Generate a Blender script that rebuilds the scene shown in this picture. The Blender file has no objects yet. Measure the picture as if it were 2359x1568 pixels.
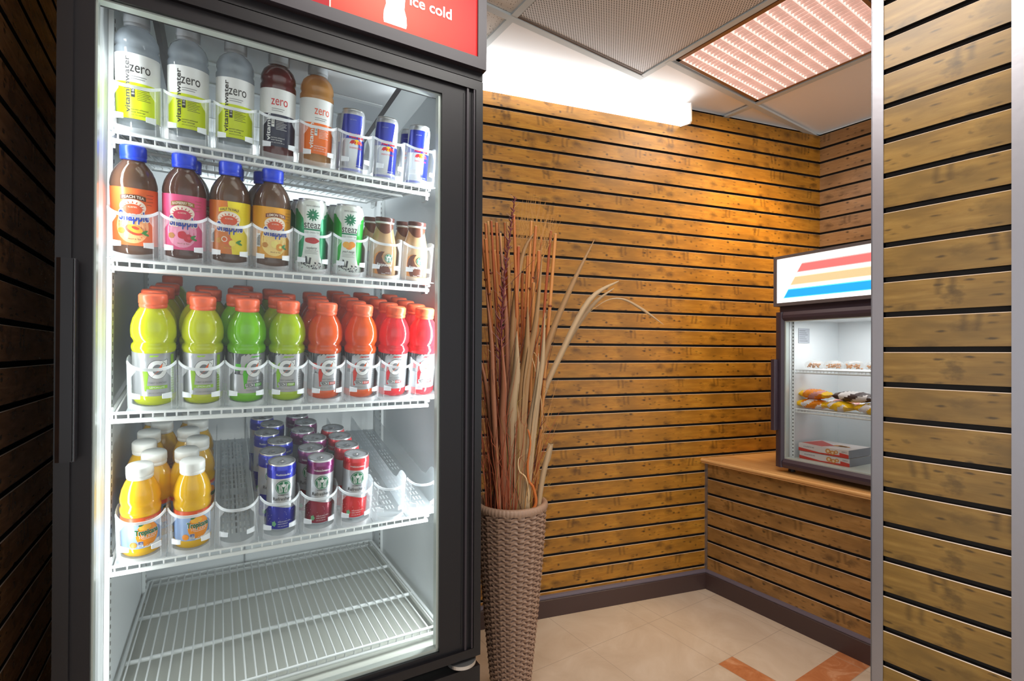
import bpy, bmesh, math, random
from mathutils import Vector, Matrix
PI = math.pi
random.seed(7)
sc = bpy.context.scene
COL = sc.collection

# ------------------------------------------------------------------ camera
cam_d = bpy.data.cameras.new('camera'); cam = bpy.data.objects.new('camera', cam_d); COL.objects.link(cam)
cam_d.sensor_width = 36.0
cam_d.lens = 36.0 * 1150 / 2359
cam_d.shift_y = 24.0 / 2359
cam_d.clip_start = 0.02
cam.rotation_mode = 'XYZ'
cam.matrix_world = Matrix.Translation((0, 0, 1.15)) @ Matrix.Rotation(math.radians(90.25), 4, 'X') @ Matrix.Rotation(math.radians(0.25), 4, 'Z')
sc.camera = cam

# ------------------------------------------------------------------ world, exposure
w = bpy.data.worlds.new('world'); sc.world = w; w.use_nodes = True
w.node_tree.nodes['Background'].inputs[0].default_value = (0.91, 0.96, 1.0, 1)
w.node_tree.nodes['Background'].inputs[1].default_value = 1.35
sc.view_settings.view_transform = 'Standard'
sc.view_settings.look = 'None'
sc.view_settings.gamma = 1.0
sc.view_settings.exposure = 0.0
sc.view_settings.use_curve_mapping = False
sc.cycles.max_bounces = 8
sc.cycles.transparent_max_bounces = 20
sc.cycles.diffuse_bounces = 4
sc.cycles.glossy_bounces = 3
sc.cycles.use_denoising = True
sc.cycles.use_adaptive_sampling = True
sc.cycles.adaptive_threshold = 0.03
sc.cycles.sample_clamp_indirect = 4.0
sc.cycles.caustics_reflective = False
sc.cycles.caustics_refractive = False

def yawdir(t):
    t = math.radians(t); return Vector((math.sin(t), math.cos(t), 0))
def light(name, kind, loc, energy, color=(1, 1, 1), target=None, direction=None, size=None, size_y=None, **kw):
    d = bpy.data.lights.new(name, kind); d.energy = energy; d.color = color
    o = bpy.data.objects.new(name, d); COL.objects.link(o); o.location = loc
    if kind == 'AREA':
        d.shape = 'RECTANGLE'; d.size = size; d.size_y = size_y if size_y else size
    for k, v in kw.items(): setattr(d, k, v)
    if target is not None: direction = Vector(target) - Vector(loc)
    if direction is not None: o.rotation_euler = Vector(direction).to_track_quat('-Z', 'Y').to_euler()
    return o
# fill light added overhead, out of view, to brighten the room
light('overhead_fill_light', 'AREA', (0.22, 0.72, 2.30), 19, (1.0, 0.97, 0.92), direction=(0, 0, -1), size=1.0, size_y=0.5)

# ------------------------------------------------------------------ materials
def lin(c):
    return tuple(((x / 255) / 12.92 if x / 255 <= 0.04045 else ((x / 255 + 0.055) / 1.055) ** 2.4) for x in c) + (1,)
MATS = {}
def mat(name, rgb, rough=0.5, metal=0.0, coat=0.0, spec=0.5, emit=None, strength=1.0, alpha=None, translucent=0.0, bump=None):
    if name in MATS: return MATS[name]
    m = bpy.data.materials.new(name); m.use_nodes = True
    nt = m.node_tree; b = nt.nodes['Principled BSDF']; out = nt.nodes['Material Output']
    b.inputs['Base Color'].default_value = lin(rgb)
    b.inputs['Roughness'].default_value = rough
    b.inputs['Metallic'].default_value = metal
    b.inputs['Coat Weight'].default_value = coat
    b.inputs['Coat Roughness'].default_value = 0.08
    b.inputs['Specular IOR Level'].default_value = spec
    if emit:
        b.inputs['Emission Color'].default_value = lin(emit); b.inputs['Emission Strength'].default_value = strength
    last = b.outputs[0]
    if translucent:
        t = nt.nodes.new('ShaderNodeBsdfTranslucent'); t.inputs[0].default_value = lin(rgb)
        mx = nt.nodes.new('ShaderNodeMixShader'); mx.inputs[0].default_value = translucent
        nt.links.new(last, mx.inputs[1]); nt.links.new(t.outputs[0], mx.inputs[2]); last = mx.outputs[0]
    if alpha is not None:
        t = nt.nodes.new('ShaderNodeBsdfTransparent'); mx = nt.nodes.new('ShaderNodeMixShader'); mx.inputs[0].default_value = alpha
        nt.links.new(t.outputs[0], mx.inputs[1]); nt.links.new(last, mx.inputs[2]); last = mx.outputs[0]
    if bump:
        n = nt.nodes.new('ShaderNodeTexNoise'); n.inputs['Scale'].default_value = bump[0]; n.inputs['Detail'].default_value = 4
        bp = nt.nodes.new('ShaderNodeBump'); bp.inputs['Strength'].default_value = bump[1]; bp.inputs['Distance'].default_value = 0.002
        tc = nt.nodes.new('ShaderNodeTexCoord'); nt.links.new(tc.outputs['Object'], n.inputs['Vector'])
        nt.links.new(n.outputs[0], bp.inputs['Height']); nt.links.new(bp.outputs[0], b.inputs['Normal'])
    nt.links.new(last, out.inputs[0])
    MATS[name] = m
    return m

class NT:
    def __init__(s, m): s.nt = m.node_tree
    def n(s, kind, **kw):
        nd = s.nt.nodes.new('ShaderNode' + kind)
        for k, v in kw.items():
            if k.startswith('i_'):
                key = k[2:]
                key = int(key) if key.isdigit() else key.replace('_', ' ')
                nd.inputs[key].default_value = v
            else: setattr(nd, k, v)
        return nd
    def l(s, a, b): s.nt.links.new(a, b)
    def math(s, op, a, b=None, c=None):
        nd = s.nt.nodes.new('ShaderNodeMath'); nd.operation = op
        for i, x in enumerate((a, b, c)):
            if x is None: continue
            if isinstance(x, (int, float)): nd.inputs[i].default_value = x
            else: s.l(x, nd.inputs[i])
        return nd.outputs[0]
    def mix(s, fac, a, b, mode='MIX'):
        nd = s.nt.nodes.new('ShaderNodeMix'); nd.data_type = 'RGBA'; nd.blend_type = mode
        if isinstance(fac, (int, float)): nd.inputs[0].default_value = fac
        else: s.l(fac, nd.inputs[0])
        for i, x in ((6, a), (7, b)):
            if isinstance(x, tuple): nd.inputs[i].default_value = x
            else: s.l(x, nd.inputs[i])
        return nd.outputs[2]
    def ramp(s, fac, stops):
        nd = s.nt.nodes.new('ShaderNodeValToRGB'); cr = nd.color_ramp
        cr.elements[0].position = stops[0][0]; cr.elements[0].color = stops[0][1]
        cr.elements[1].position = stops[-1][0]; cr.elements[1].color = stops[-1][1]
        for p, c in stops[1:-1]:
            e = cr.elements.new(p); e.color = c
        s.l(fac, nd.inputs[0]); return nd.outputs[0]

def wood_mat(name, pitch, zg, c_lo, c_mid, c_hi, rough=0.38):
    """knotty laminate: grain along local x, every plank row shifted differently"""
    m = bpy.data.materials.new(name); m.use_nodes = True; N = NT(m)
    b = m.node_tree.nodes['Principled BSDF']
    tc = N.n('TexCoord'); sp = N.n('SeparateXYZ'); N.l(tc.outputs['Object'], sp.inputs[0])
    row = N.math('FLOOR', N.math('DIVIDE', N.math('SUBTRACT', sp.outputs[2], zg), pitch))
    wn = N.n('TexWhiteNoise', noise_dimensions='1D'); N.l(row, wn.inputs['W'])
    xs = N.math('ADD', sp.outputs[0], N.math('MULTIPLY', N.math('FLOOR', N.math('MULTIPLY', wn.outputs[0], 3.0)), 0.83))
    zz = N.math('SUBTRACT', sp.outputs[2], N.math('MULTIPLY', row, pitch))
    zz = N.math('ADD', zz, N.math('MULTIPLY', N.math('FLOOR', N.math('MULTIPLY', wn.outputs[0], 3.0)), 0.31))
    def vec(sx, sz, off=0.0):
        c = N.n('CombineXYZ'); N.l(N.math('MULTIPLY', xs, sx), c.inputs[0]); N.l(N.math('MULTIPLY', zz, sz), c.inputs[2]); c.inputs[1].default_value = off
        return c.outputs[0]
    g1 = N.n('TexNoise', i_Scale=1.0, i_Detail=6.0, i_Roughness=0.65, i_Distortion=0.6); N.l(vec(9, 70), g1.inputs['Vector'])
    g2 = N.n('TexNoise', i_Scale=1.0, i_Detail=3.0, i_Roughness=0.5); N.l(vec(6, 16, 3.0), g2.inputs['Vector'])
    base = N.ramp(g1.outputs[0], [(0.25, lin(c_lo)), (0.5, lin(c_mid)), (0.78, lin(c_hi))])
    base = N.mix(N.ramp(g2.outputs[0], [(0.42, (0, 0, 0, 1)), (0.7, (1, 1, 1, 1))]), base, lin(tuple(int(x * 0.80) for x in c_mid)))
    # knots: soft blotches, short dashes and paired curved burn marks, unevenly strewn
    nk = N.n('TexNoise', i_Scale=1.0, i_Detail=3.0); N.l(vec(55, 90, 5.0), nk.inputs['Vector'])
    wob = N.math('MULTIPLY', N.math('SUBTRACT', nk.outputs[0], 0.5), 0.5)
    def knots(sx, sz, off, lo, hi, amt, keep):
        v = N.n('TexVoronoi', i_Scale=1.0, i_Randomness=1.0); N.l(vec(sx, sz, off), v.inputs['Vector'])
        sc_ = N.n('SeparateColor'); N.l(v.outputs['Color'], sc_.inputs[0])
        d = N.math('ADD', v.outputs['Distance'], wob)
        d = N.math('ADD', d, N.math('MULTIPLY', N.math('GREATER_THAN', sc_.outputs[0], keep), 2.0))
        return N.ramp(d, [(lo, (amt, amt, amt, 1)), (hi, (0, 0, 0, 1))])
    dark = lin(tuple(int(x * 0.40) for x in c_lo)); mid2 = lin(tuple(int(x * 0.62) for x in c_lo))
    base = N.mix(knots(14, 24, 21.0, 0.10, 0.48, 0.75, 0.5), base, mid2)
    base = N.mix(knots(10, 8, 11.0, 0.04, 0.2, 0.6, 0.5), base, mid2)
    base = N.mix(knots(24, 100, 7.7, 0.06, 0.3, 0.75, 0.4), base, dark)
    base = N.mix(knots(30, 42, 1.7, 0.05, 0.28, 0.9, 0.3), base, dark)
    for q in (0.0, 0.022):
        c = N.n('CombineXYZ'); curve = N.math('MULTIPLY', N.math('SINE', N.math('MULTIPLY', sp.outputs[2], 55.0)), 0.0035)
        N.l(N.math('MULTIPLY', N.math('ADD', N.math('ADD', xs, curve), q), 3.4), c.inputs[0]); N.l(N.math('MULTIPLY', row, 1.37), c.inputs[2])
        v = N.n('TexVoronoi', i_Scale=1.0, i_Randomness=1.0, voronoi_dimensions='3D'); N.l(c.outputs[0], v.inputs['Vector'])
        pz = N.n('SeparateXYZ'); N.l(v.outputs['Position'], pz.inputs[0])
        dx = N.math('ABSOLUTE', N.math('SUBTRACT', N.math('MULTIPLY', N.math('ADD', N.math('ADD', xs, curve), q), 3.4), pz.outputs[0]))
        zr = N.math('FRACT', N.math('DIVIDE', N.math('SUBTRACT', sp.outputs[2], zg), pitch))
        sg = N.n('SeparateColor'); N.l(v.outputs['Color'], sg.inputs[0])
        env = N.math('MULTIPLY', N.math('GREATER_THAN', zr, 0.40), N.math('LESS_THAN', sg.outputs[0], 0.5))
        mk = N.ramp(N.math('ADD', dx, N.math('MULTIPLY', wob, 0.03)), [(0.004, (0.5, 0.5, 0.5, 1)), (0.030, (0, 0, 0, 1))])
        base = N.mix(N.math('MULTIPLY', mk, env), base, mid2)
    N.l(base, b.inputs['Base Color'])
    b.inputs['Roughness'].default_value = rough
    b.inputs['Specular IOR Level'].default_value = 0.5
    return m

WOOD = dict(lo=(148, 96, 28), mid=(178, 122, 38), hi=(198, 146, 54))
BLACK = mat('black_plastic', (26, 24, 27), 0.4, spec=0.3)
BLACKG = mat('black_gloss_frame', (22, 20, 23), 0.3, spec=0.35)
DARKGREY = mat('dark_grey_frame', (48, 42, 48), 0.35, spec=0.35)
GROOVE = mat('groove_dark', (26, 18, 12), 0.7)
EDGE = mat('board_edge_lit', (214, 190, 168), 0.35)  # pale chamfer colour paints in the light caught by the board tops
STEEL = mat('brushed_steel', (158, 155, 160), 0.38, metal=0.85, bump=(60, 0.1))
WHITE = mat('white_liner', (226, 230, 232), 0.35)
WHITEW = mat('white_wire', (232, 236, 236), 0.35)
GREYFLOOR = mat('grey_floor_liner', (204, 206, 198), 0.4)
TRACK = mat('frosted_track_plastic', (232, 238, 242), 0.3, alpha=0.24, translucent=0.3)
FENCE = mat('clear_fence_plastic', (238, 242, 246), 0.25, alpha=0.16)
HOOP = mat('milky_hoop_plastic', (240, 244, 248), 0.3, alpha=0.82, translucent=0.3)
ALU = mat('can_aluminium', (205, 207, 208), 0.28, metal=0.9)
SILVER = mat('silver_foil', (178, 180, 184), 0.32, metal=0.55)
PWHITE = mat('print_white', (236, 238, 238), 0.4)
PBLACK = mat('print_black', (34, 34, 36), 0.5)
PGREY = mat('print_grey', (120, 122, 126), 0.5)

def glass_mat(name, tint=(1, 1, 1), ior=1.35, cap=1.0):
    m = bpy.data.materials.new(name); m.use_nodes = True; N = NT(m); m.node_tree.nodes.remove(m.node_tree.nodes['Principled BSDF'])
    t = N.n('BsdfTransparent'); t.inputs[0].default_value = tint + (1,)
    g = N.n('BsdfGlossy', i_Roughness=0.02); fr = N.n('Fresnel', i_IOR=ior); mx = N.n('MixShader')
    N.l(N.math('MULTIPLY', fr.outputs[0], cap), mx.inputs[0]); N.l(t.outputs[0], mx.inputs[1]); N.l(g.outputs[0], mx.inputs[2])
    N.l(mx.outputs[0], m.node_tree.nodes['Material Output'].inputs[0])
    return m
GLASS = glass_mat('door_glass', (0.985, 1.0, 0.99), 1.45, 0.55)

# ------------------------------------------------------------------ mesh builder
class MB:
    def __init__(s): s.v = []; s.f = []; s.mi = []; s.sm = []; s.mats = []
    def m(s, mt):
        if mt not in s.mats: s.mats.append(mt)
        return s.mats.index(mt)
    def add(s, vs, fs, mt, smooth=False):
        k = len(s.v); s.v += [tuple(p) for p in vs]; i = s.m(mt)
        for f in fs: s.f.append(tuple(a + k for a in f)); s.mi.append(i); s.sm.append(smooth)
    def box(s, a, b, mt):
        (x0, y0, z0), (x1, y1, z1) = a, b
        vs = [(x0, y0, z0), (x1, y0, z0), (x1, y1, z0), (x0, y1, z0), (x0, y0, z1), (x1, y0, z1), (x1, y1, z1), (x0, y1, z1)]
        s.add(vs, [(0, 3, 2, 1), (4, 5, 6, 7), (0, 1, 5, 4), (1, 2, 6, 5), (2, 3, 7, 6), (3, 0, 4, 7)], mt)
    def prism(s, poly, axis, a, b, mt, smooth=False):
        """poly of 2d points, extruded along axis ('x','y','z') from a to b"""
        def P(p, t):
            return {'x': (t, p[0], p[1]), 'y': (p[0], t, p[1]), 'z': (p[0], p[1], t)}[axis]
        n = len(poly); vs = [P(p, a) for p in poly] + [P(p, b) for p in poly]
        s.add(vs, [(i, (i + 1) % n, (i + 1) % n + n, i + n) for i in range(n)], mt, smooth)
        s.add(vs[:n], [tuple(range(n))[::-1]], mt); s.add(vs[n:], [tuple(range(n))], mt)
    def tube(s, pts, r, mt, n=8, smooth=True, caps=True, flat=None):
        pts = [Vector(p) for p in pts]; rs = r if isinstance(r, (list, tuple)) else [r] * len(pts)
        up = None; rings = []
        for i, p in enumerate(pts):
            d = (pts[min(i + 1, len(pts) - 1)] - pts[max(i - 1, 0)]).normalized()
            if up is None:
                up = Vector((0, 0, 1)) if abs(d.z) < 0.9 else Vector((1, 0, 0))
            x = d.cross(up).normalized(); up = x.cross(d).normalized()
            fx = flat if flat else 1.0
            rings.append([p + x * (math.cos(2 * PI * k / n) * rs[i]) + up * (math.sin(2 * PI * k / n) * rs[i] * fx) for k in range(n)])
        vs = [q for ring in rings for q in ring]
        fs = [(i * n + k, i * n + (k + 1) % n, (i + 1) * n + (k + 1) % n, (i + 1) * n + k) for i in range(len(pts) - 1) for k in range(n)]
        s.add(vs, fs, mt, smooth)
        if caps:
            s.add(rings[0], [tuple(range(n))[::-1]], mt); s.add(rings[-1], [tuple(range(n))], mt)
    def lathe(s, prof, mt, n=28, smooth=True, rfun=None):
        vs = []
        for (r, z) in prof:
            for k in range(n):
                a = 2 * PI * k / n; rr = r if rfun is None else rfun(r, z, a)
                vs.append((rr * math.sin(a), -rr * math.cos(a), z))
        fs = [(i * n + k, i * n + (k + 1) % n, (i + 1) * n + (k + 1) % n, (i + 1) * n + k) for i in range(len(prof) - 1) for k in range(n)]
        s.add(vs, fs, mt, smooth)
        if prof[0][0] > 1e-4: s.add(vs[:n], [tuple(range(n))[::-1]], mt)
        if prof[-1][0] > 1e-4: s.add(vs[-n:], [tuple(range(n))], mt)
    # ---- printing wrapped on a cylinder (angle 0 faces -y)
    def wp(s, R, x, z): return (R * math.sin(x / R), -R * math.cos(x / R), z)
    def band(s, R, z0, z1, mt, x0=None, x1=None, n=32):
        if x0 is None: x0, x1 = -PI * R, PI * R
        k = max(2, int(n * (x1 - x0) / (2 * PI * R)) + 1)
        vs = [s.wp(R, x0 + (x1 - x0) * i / k, z) for z in (z0, z1) for i in range(k + 1)]
        s.add(vs, [(i, i + 1, i + k + 2, i + k + 1) for i in range(k)], mt, True)
    def quadstrip(s, R, rows, mt, n=6):
        """rows: list of (z, x0, x1); filled ribbon"""
        vs = [s.wp(R, a + (b - a) * i / n, z) for (z, a, b) in rows for i in range(n + 1)]
        fs = [(j * (n + 1) + i, j * (n + 1) + i + 1, (j + 1) * (n + 1) + i + 1, (j + 1) * (n + 1) + i) for j in range(len(rows) - 1) for i in range(n)]
        s.add(vs, fs, mt, True)
    def disc(s, R, cx, cz, rx, rz, mt, n=20, rot=0.0, wob=0.0):
        vs = [s.wp(R, cx, cz)]; rings = 3
        for j in range(1, rings + 1):
            for k in range(n):
                a = 2 * PI * k / n; q = j / rings * (1 + wob * math.cos(5 * a))
                x = rx * q * math.cos(a); z = rz * q * math.sin(a)
                vs.append(s.wp(R, cx + x * math.cos(rot) - z * math.sin(rot), cz + x * math.sin(rot) + z * math.cos(rot)))
        fs = [(0, 1 + k, 1 + (k + 1) % n) for k in range(n)]
        for j in range(rings - 1):
            fs += [(1 + j * n + k, 1 + (j + 1) * n + k, 1 + (j + 1) * n + (k + 1) % n, 1 + j * n + (k + 1) % n) for k in range(n)]
        s.add(vs, fs, mt)
    def ring(s, R, cx, cz, r0, r1, mt, n=24):
        vs = [s.wp(R, cx + r * math.cos(2 * PI * k / n), cz + r * math.sin(2 * PI * k / n)) for r in (r0, r1) for k in range(n)]
        s.add(vs, [(k, (k + 1) % n, n + (k + 1) % n, n + k) for k in range(n)], mt)
    def poly(s, R, pts, mt):
        s.add([s.wp(R, x, z) for x, z in pts], [tuple(range(len(pts)))], mt)
    def text(s, R, txt, cx, cz, h, mt, rot=0.0, width=None, bold=0.0, arc=0.0, italic=0.0):
        vs, fs, (x0, x1, y0, y1) = text_mesh(txt, bold)
        sx = sz = h
        if width: sx = width / (x1 - x0)
        out = []
        for (x, y) in vs:
            X = (x - (x0 + x1) / 2) * sx; Y = (y - 0.35) * sz
            X += italic * Y
            Y -= arc * X * X
            out.append(s.wp(R, cx + X * math.cos(rot) - Y * math.sin(rot), cz + X * math.sin(rot) + Y * math.cos(rot)))
        s.add(out, fs, mt)
    def flat_text(s, txt, origin, ux, uz, h, mt, width=None, bold=0.0):
        vs, fs, (x0, x1, y0, y1) = text_mesh(txt, bold)
        sx = width / (x1 - x0) if width else h
        o = Vector(origin); ux = Vector(ux); uz = Vector(uz)
        s.add([o + ux * ((x - (x0 + x1) / 2) * sx) + uz * ((y - 0.35) * h) for x, y in vs], fs, mt)
    def build(s, name, parent=None, loc=None, rotz=None, label=None, category=None, group=None, kind=None):
        me = bpy.data.meshes.new(name); me.from_pydata(s.v, [], s.f)
        for mt in s.mats: me.materials.append(mt)
        me.polygons.foreach_set('material_index', s.mi); me.polygons.foreach_set('use_smooth', s.sm); me.update()
        o = bpy.data.objects.new(name, me); COL.objects.link(o)
        if parent: o.parent = parent
        if loc is not None: o.location = loc
        if rotz is not None: o.rotation_euler = (0, 0, rotz)
        for k, v in (('label', label), ('category', category), ('group', group), ('kind', kind)):
            if v: o[k] = v
        return o

_TX = {}
def text_mesh(txt, bold=0.0):
    key = (txt, bold)
    if key in _TX: return _TX[key]
    c = bpy.data.curves.new('t', 'FONT'); c.body = txt; c.size = 1.0; c.offset = bold; c.resolution_u = 3; c.fill_mode = 'FRONT'
    o = bpy.data.objects.new('t', c); COL.objects.link(o)
    dg = bpy.context.evaluated_depsgraph_get(); me = bpy.data.meshes.new_from_object(o.evaluated_get(dg))
    vs = [(v.co.x, v.co.y) for v in me.vertices]; fs = [tuple(p.vertices) for p in me.polygons]
    bpy.data.objects.remove(o); bpy.data.curves.remove(c); bpy.data.meshes.remove(me)
    xs = [v[0] for v in vs]; ys = [v[1] for v in vs]
    _TX[key] = (vs, fs, (min(xs), max(xs), min(ys), max(ys)))
    return _TX[key]

def thing(name, label, category, loc=(0, 0, 0), rot=(0, 0, 0), group=None, kind=None):
    o = bpy.data.objects.new(name, None); COL.objects.link(o); o.empty_display_size = 0.05
    o.location = loc; o.rotation_euler = rot
    o['label'] = label; o['category'] = category
    if group: o['group'] = group
    if kind: o['kind'] = kind
    return o
def dup(root, label, group=None):
    r = root.copy(); COL.objects.link(r); r['label'] = label
    if group: r['group'] = group
    for ch in list(root.children):
        c = ch.copy(); COL.objects.link(c); c.parent = r
        for g in list(ch.children):
            d = g.copy(); COL.objects.link(d); d.parent = c
    return r

# ------------------------------------------------------------------ room shell
C1 = Vector((0.958, 2.466, 0)); C2 = Vector((1.672, 2.713, 0))
HC = 2.345
def slat_mesh(x0, x1, z0, z1, pitch, zg, wood, gw=0.0115, depth=0.012, thick=0.03):
    """one continuous slatted board: planks and grooves as a profile extruded along x"""
    mb = MB(); prof = []; mats = []
    k = math.floor((z0 - zg) / pitch); z = z0
    pts = [(0.0, z0)]; ms = []
    while True:
        g = zg + k * pitch; k += 1
        lo, hi = g - gw / 2, g + gw / 2
        if hi <= z0 + 0.004: continue
        if lo >= z1 - 0.004: break
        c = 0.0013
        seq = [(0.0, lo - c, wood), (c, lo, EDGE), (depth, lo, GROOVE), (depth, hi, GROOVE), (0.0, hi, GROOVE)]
        for (y, zz, mm) in seq: pts.append((y, max(z0, min(z1, zz)))); ms.append(mm)
    pts.append((0.0, z1)); ms.append(wood)
    # face i goes pts[i] -> pts[i+1]
    for i, mm in enumerate(ms):
        (ya, za), (yb, zb) = pts[i], pts[i + 1]
        mb.add([(x0, ya, za), (x1, ya, za), (x1, yb, zb), (x0, yb, zb)], [(0, 1, 2, 3)], mm)
    mb.add([(x0, thick, z0), (x1, thick, z0), (x1, thick, z1), (x0, thick, z1)], [(3, 2, 1, 0)], wood)
    for xx, fl in ((x0, 1), (x1, 0)):
        poly = [(xx, y, z) for y, z in pts] + [(xx, thick, z1), (xx, thick, z0)]
        mb.add(poly, [tuple(range(len(poly)))[::(1 if fl else -1)]], GROOVE)
    mb.add([(x0, 0, z1), (x1, 0, z1), (x1, thick, z1), (x0, thick, z1)], [(0, 1, 2, 3)], wood)
    mb.add([(x0, 0, z0), (x1, 0, z0), (x1, thick, z0), (x0, thick, z0)], [(3, 2, 1, 0)], wood)
    return mb
W_BACK = wood_mat('slat_wood_back', 0.077, 0.112, WOOD['lo'], WOOD['mid'], WOOD['hi'])
W_LEFT = wood_mat('slat_wood_left', 0.0767, 0.742, (134, 86, 52), (160, 108, 68), (180, 128, 84), rough=0.26)
W_RIGHT = wood_mat('slat_wood_side', 0.0768, 0.015, (116, 84, 36), (142, 108, 50), (164, 130, 68), rough=0.3)
def rz(yaw): return math.radians(90 - yaw)

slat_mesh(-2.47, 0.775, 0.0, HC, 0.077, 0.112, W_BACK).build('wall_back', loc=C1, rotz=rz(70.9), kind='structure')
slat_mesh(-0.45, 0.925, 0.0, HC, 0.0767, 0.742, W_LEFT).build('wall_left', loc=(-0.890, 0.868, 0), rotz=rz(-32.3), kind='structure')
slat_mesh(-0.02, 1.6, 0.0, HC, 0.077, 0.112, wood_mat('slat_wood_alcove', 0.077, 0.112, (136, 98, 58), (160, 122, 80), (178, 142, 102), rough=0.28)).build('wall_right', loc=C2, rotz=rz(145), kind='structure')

def floor_material():
    m = bpy.data.materials.new('marble_tile'); m.use_nodes = True; N = NT(m); b = m.node_tree.nodes['Principled BSDF']
    tc = N.n('TexCoord'); sp = N.n('SeparateXYZ'); N.l(tc.outputs['Object'], sp.inputs[0])
    X, Y = sp.outputs[0], sp.outputs[1]
    def line(c, off):   # thin joint every 0.333 m
        f = N.math('FRACT', N.math('DIVIDE', N.math('SUBTRACT', c, off), 0.333))
        d = N.math('ABSOLUTE', N.math('SUBTRACT', f, 0.5))
        return N.math('GREATER_THAN', d, 0.4968)
    Xj = N.math('SUBTRACT', X, N.math('MULTIPLY', N.math('GREATER_THAN', X, 0.045), 0.088))
    Yj = N.math('ADD', Y, N.math('MULTIPLY', N.math('LESS_THAN', Y, -0.45), 0.645))
    j = N.math('MAXIMUM', line(Xj, 0.0), line(Yj, 0.0))
    n1 = N.n('TexNoise', i_Scale=4.0, i_Detail=6.0, i_Roughness=0.6, i_Distortion=1.5); N.l(tc.outputs['Object'], n1.inputs['Vector'])
    base = N.ramp(n1.outputs[0], [(0.3, lin((200, 180, 158))), (0.55, lin((212, 194, 174))), (0.75, lin((220, 205, 188)))])
    n2 = N.n('TexNoise', i_Scale=9.0, i_Detail=8.0, i_Roughness=0.7, i_Distortion=2.0); N.l(tc.outputs['Object'], n2.inputs['Vector'])
    terra = N.ramp(n2.outputs[0], [(0.3, lin((176, 104, 62))), (0.55, lin((196, 128, 84))), (0.75, lin((226, 178, 142)))])
    def inside(c, a, b2):
        return N.math('MULTIPLY', N.math('GREATER_THAN', c, a), N.math('LESS_THAN', c, b2))
    s1 = N.math('MULTIPLY', inside(X, 0.0, 0.088), N.math('LESS_THAN', Y, -0.333))
    s2 = N.math('MULTIPLY', inside(Y, -0.645, -0.538), N.math('GREATER_THAN', X, 0.088))
    base = N.mix(N.math('MAXIMUM', s1, s2), base, terra)
    base = N.mix(j, base, lin((176, 158, 140)))
    N.l(base, b.inputs['Base Color']); b.inputs['Roughness'].default_value = 0.3
    return m
fm = floor_material()
mb = MB(); mb.box((-5, -5, -0.05), (5, 3, 0), fm)
mb.build('floor', loc=(0.588, 2.137, 0), rotz=rz(57), kind='structure')

TILE = mat('ceiling_tile', (250, 250, 250), 0.8)
def speck_tile():
    m = bpy.data.materials.new('acoustic_tile'); m.use_nodes = True; N = NT(m); b = m.node_tree.nodes['Principled BSDF']
    tc = N.n('TexCoord'); v = N.n('TexVoronoi', i_Scale=130.0, i_Randomness=1.0); N.l(tc.outputs['Object'], v.inputs['Vector'])
    N.l(N.ramp(v.outputs['Distance'], [(0.16, lin((110, 104, 98))), (0.24, lin((236, 234, 230)))]), b.inputs['Base Color']); b.inputs['Roughness'].default_value = 0.9
    return m
SPECK = speck_tile()
TBAR = mat('ceiling_grid_bar', (206, 214, 216), 0.4)
def perf_mat():
    m = bpy.data.materials.new('perforated_sheet'); m.use_nodes = True; N = NT(m); b = m.node_tree.nodes['Principled BSDF']
    tc = N.n('TexCoord'); mp = N.n('Mapping'); mp.inputs['Rotation'].default_value = (0, 0, PI / 4); mp.inputs['Scale'].default_value = (115, 115, 115)
    N.l(tc.outputs['Object'], mp.inputs[0]); sp = N.n('SeparateXYZ'); N.l(mp.outputs[0], sp.inputs[0])
    fx = N.math('SUBTRACT', N.math('FRACT', sp.outputs[0]), 0.5); fy = N.math('SUBTRACT', N.math('FRACT', sp.outputs[1]), 0.5)
    d = N.math('ADD', N.math('MULTIPLY', fx, fx), N.math('MULTIPLY', fy, fy))
    N.l(N.ramp(d, [(0.07, lin((90, 92, 94))), (0.1, lin((226, 228, 230)))]), b.inputs['Base Color']); b.inputs['Roughness'].default_value = 0.5; b.inputs['Metallic'].default_value = 0.2
    return m
PERF = perf_mat()
CF = dict(loc=(0, 0, HC), rotz=rz(56))
# tiles of the suspended ceiling (ceiling frame: x = across, y = away)
mb = MB(); mb.box((-4, -3.2, 0.012), (4.5, 3.6, 0.05), TILE)
ceil = mb.build('ceiling', kind='structure', **CF)
mb = MB(); mb.box((0.35, 1.49, 0.004), (0.975, 2.0, 0.011), SPECK); mb.box((0.35, 0.85, 0.004), (0.975, 1.46, 0.011), SPECK)
mb.build('ceiling', kind='structure', **CF)
mb = MB(); bw = 0.013
for (a, b) in (((0.975 + 0.013, -1.5), (0.975 + 0.013, 2.6)), ((1.66, -1.5), (1.66, 1.49)), ((2.295, -1.5), (2.295, 1.62))):
    mb.box((a[0] - bw, a[1], -0.004), (b[0] + bw, b[1], 0.006), TBAR)
for (x0, x1, y) in ((0.3, 1.66, 1.475), (1.66, 2.95, 1.335), (-0.6, 2.6, 0.70), (0.3, 0.98, 2.02)):
    mb.box((x0, y - bw, -0.005), (x1, y + bw, 0.005), TBAR)
mb.build('trim_1', kind='structure', **CF)
mb = MB(); mb.box((1.006, 0.72, 0.0), (1.642, 1.457, 0.009), PERF)
mb.box((1.002, 1.45, -0.002), (1.645, 1.462, 0.008), mat('vent_lip', (120, 110, 104), 0.5))
mb.build('ceiling_vent', label='grey perforated metal air return panel set in the ceiling grid', category='vent', **CF)

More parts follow.
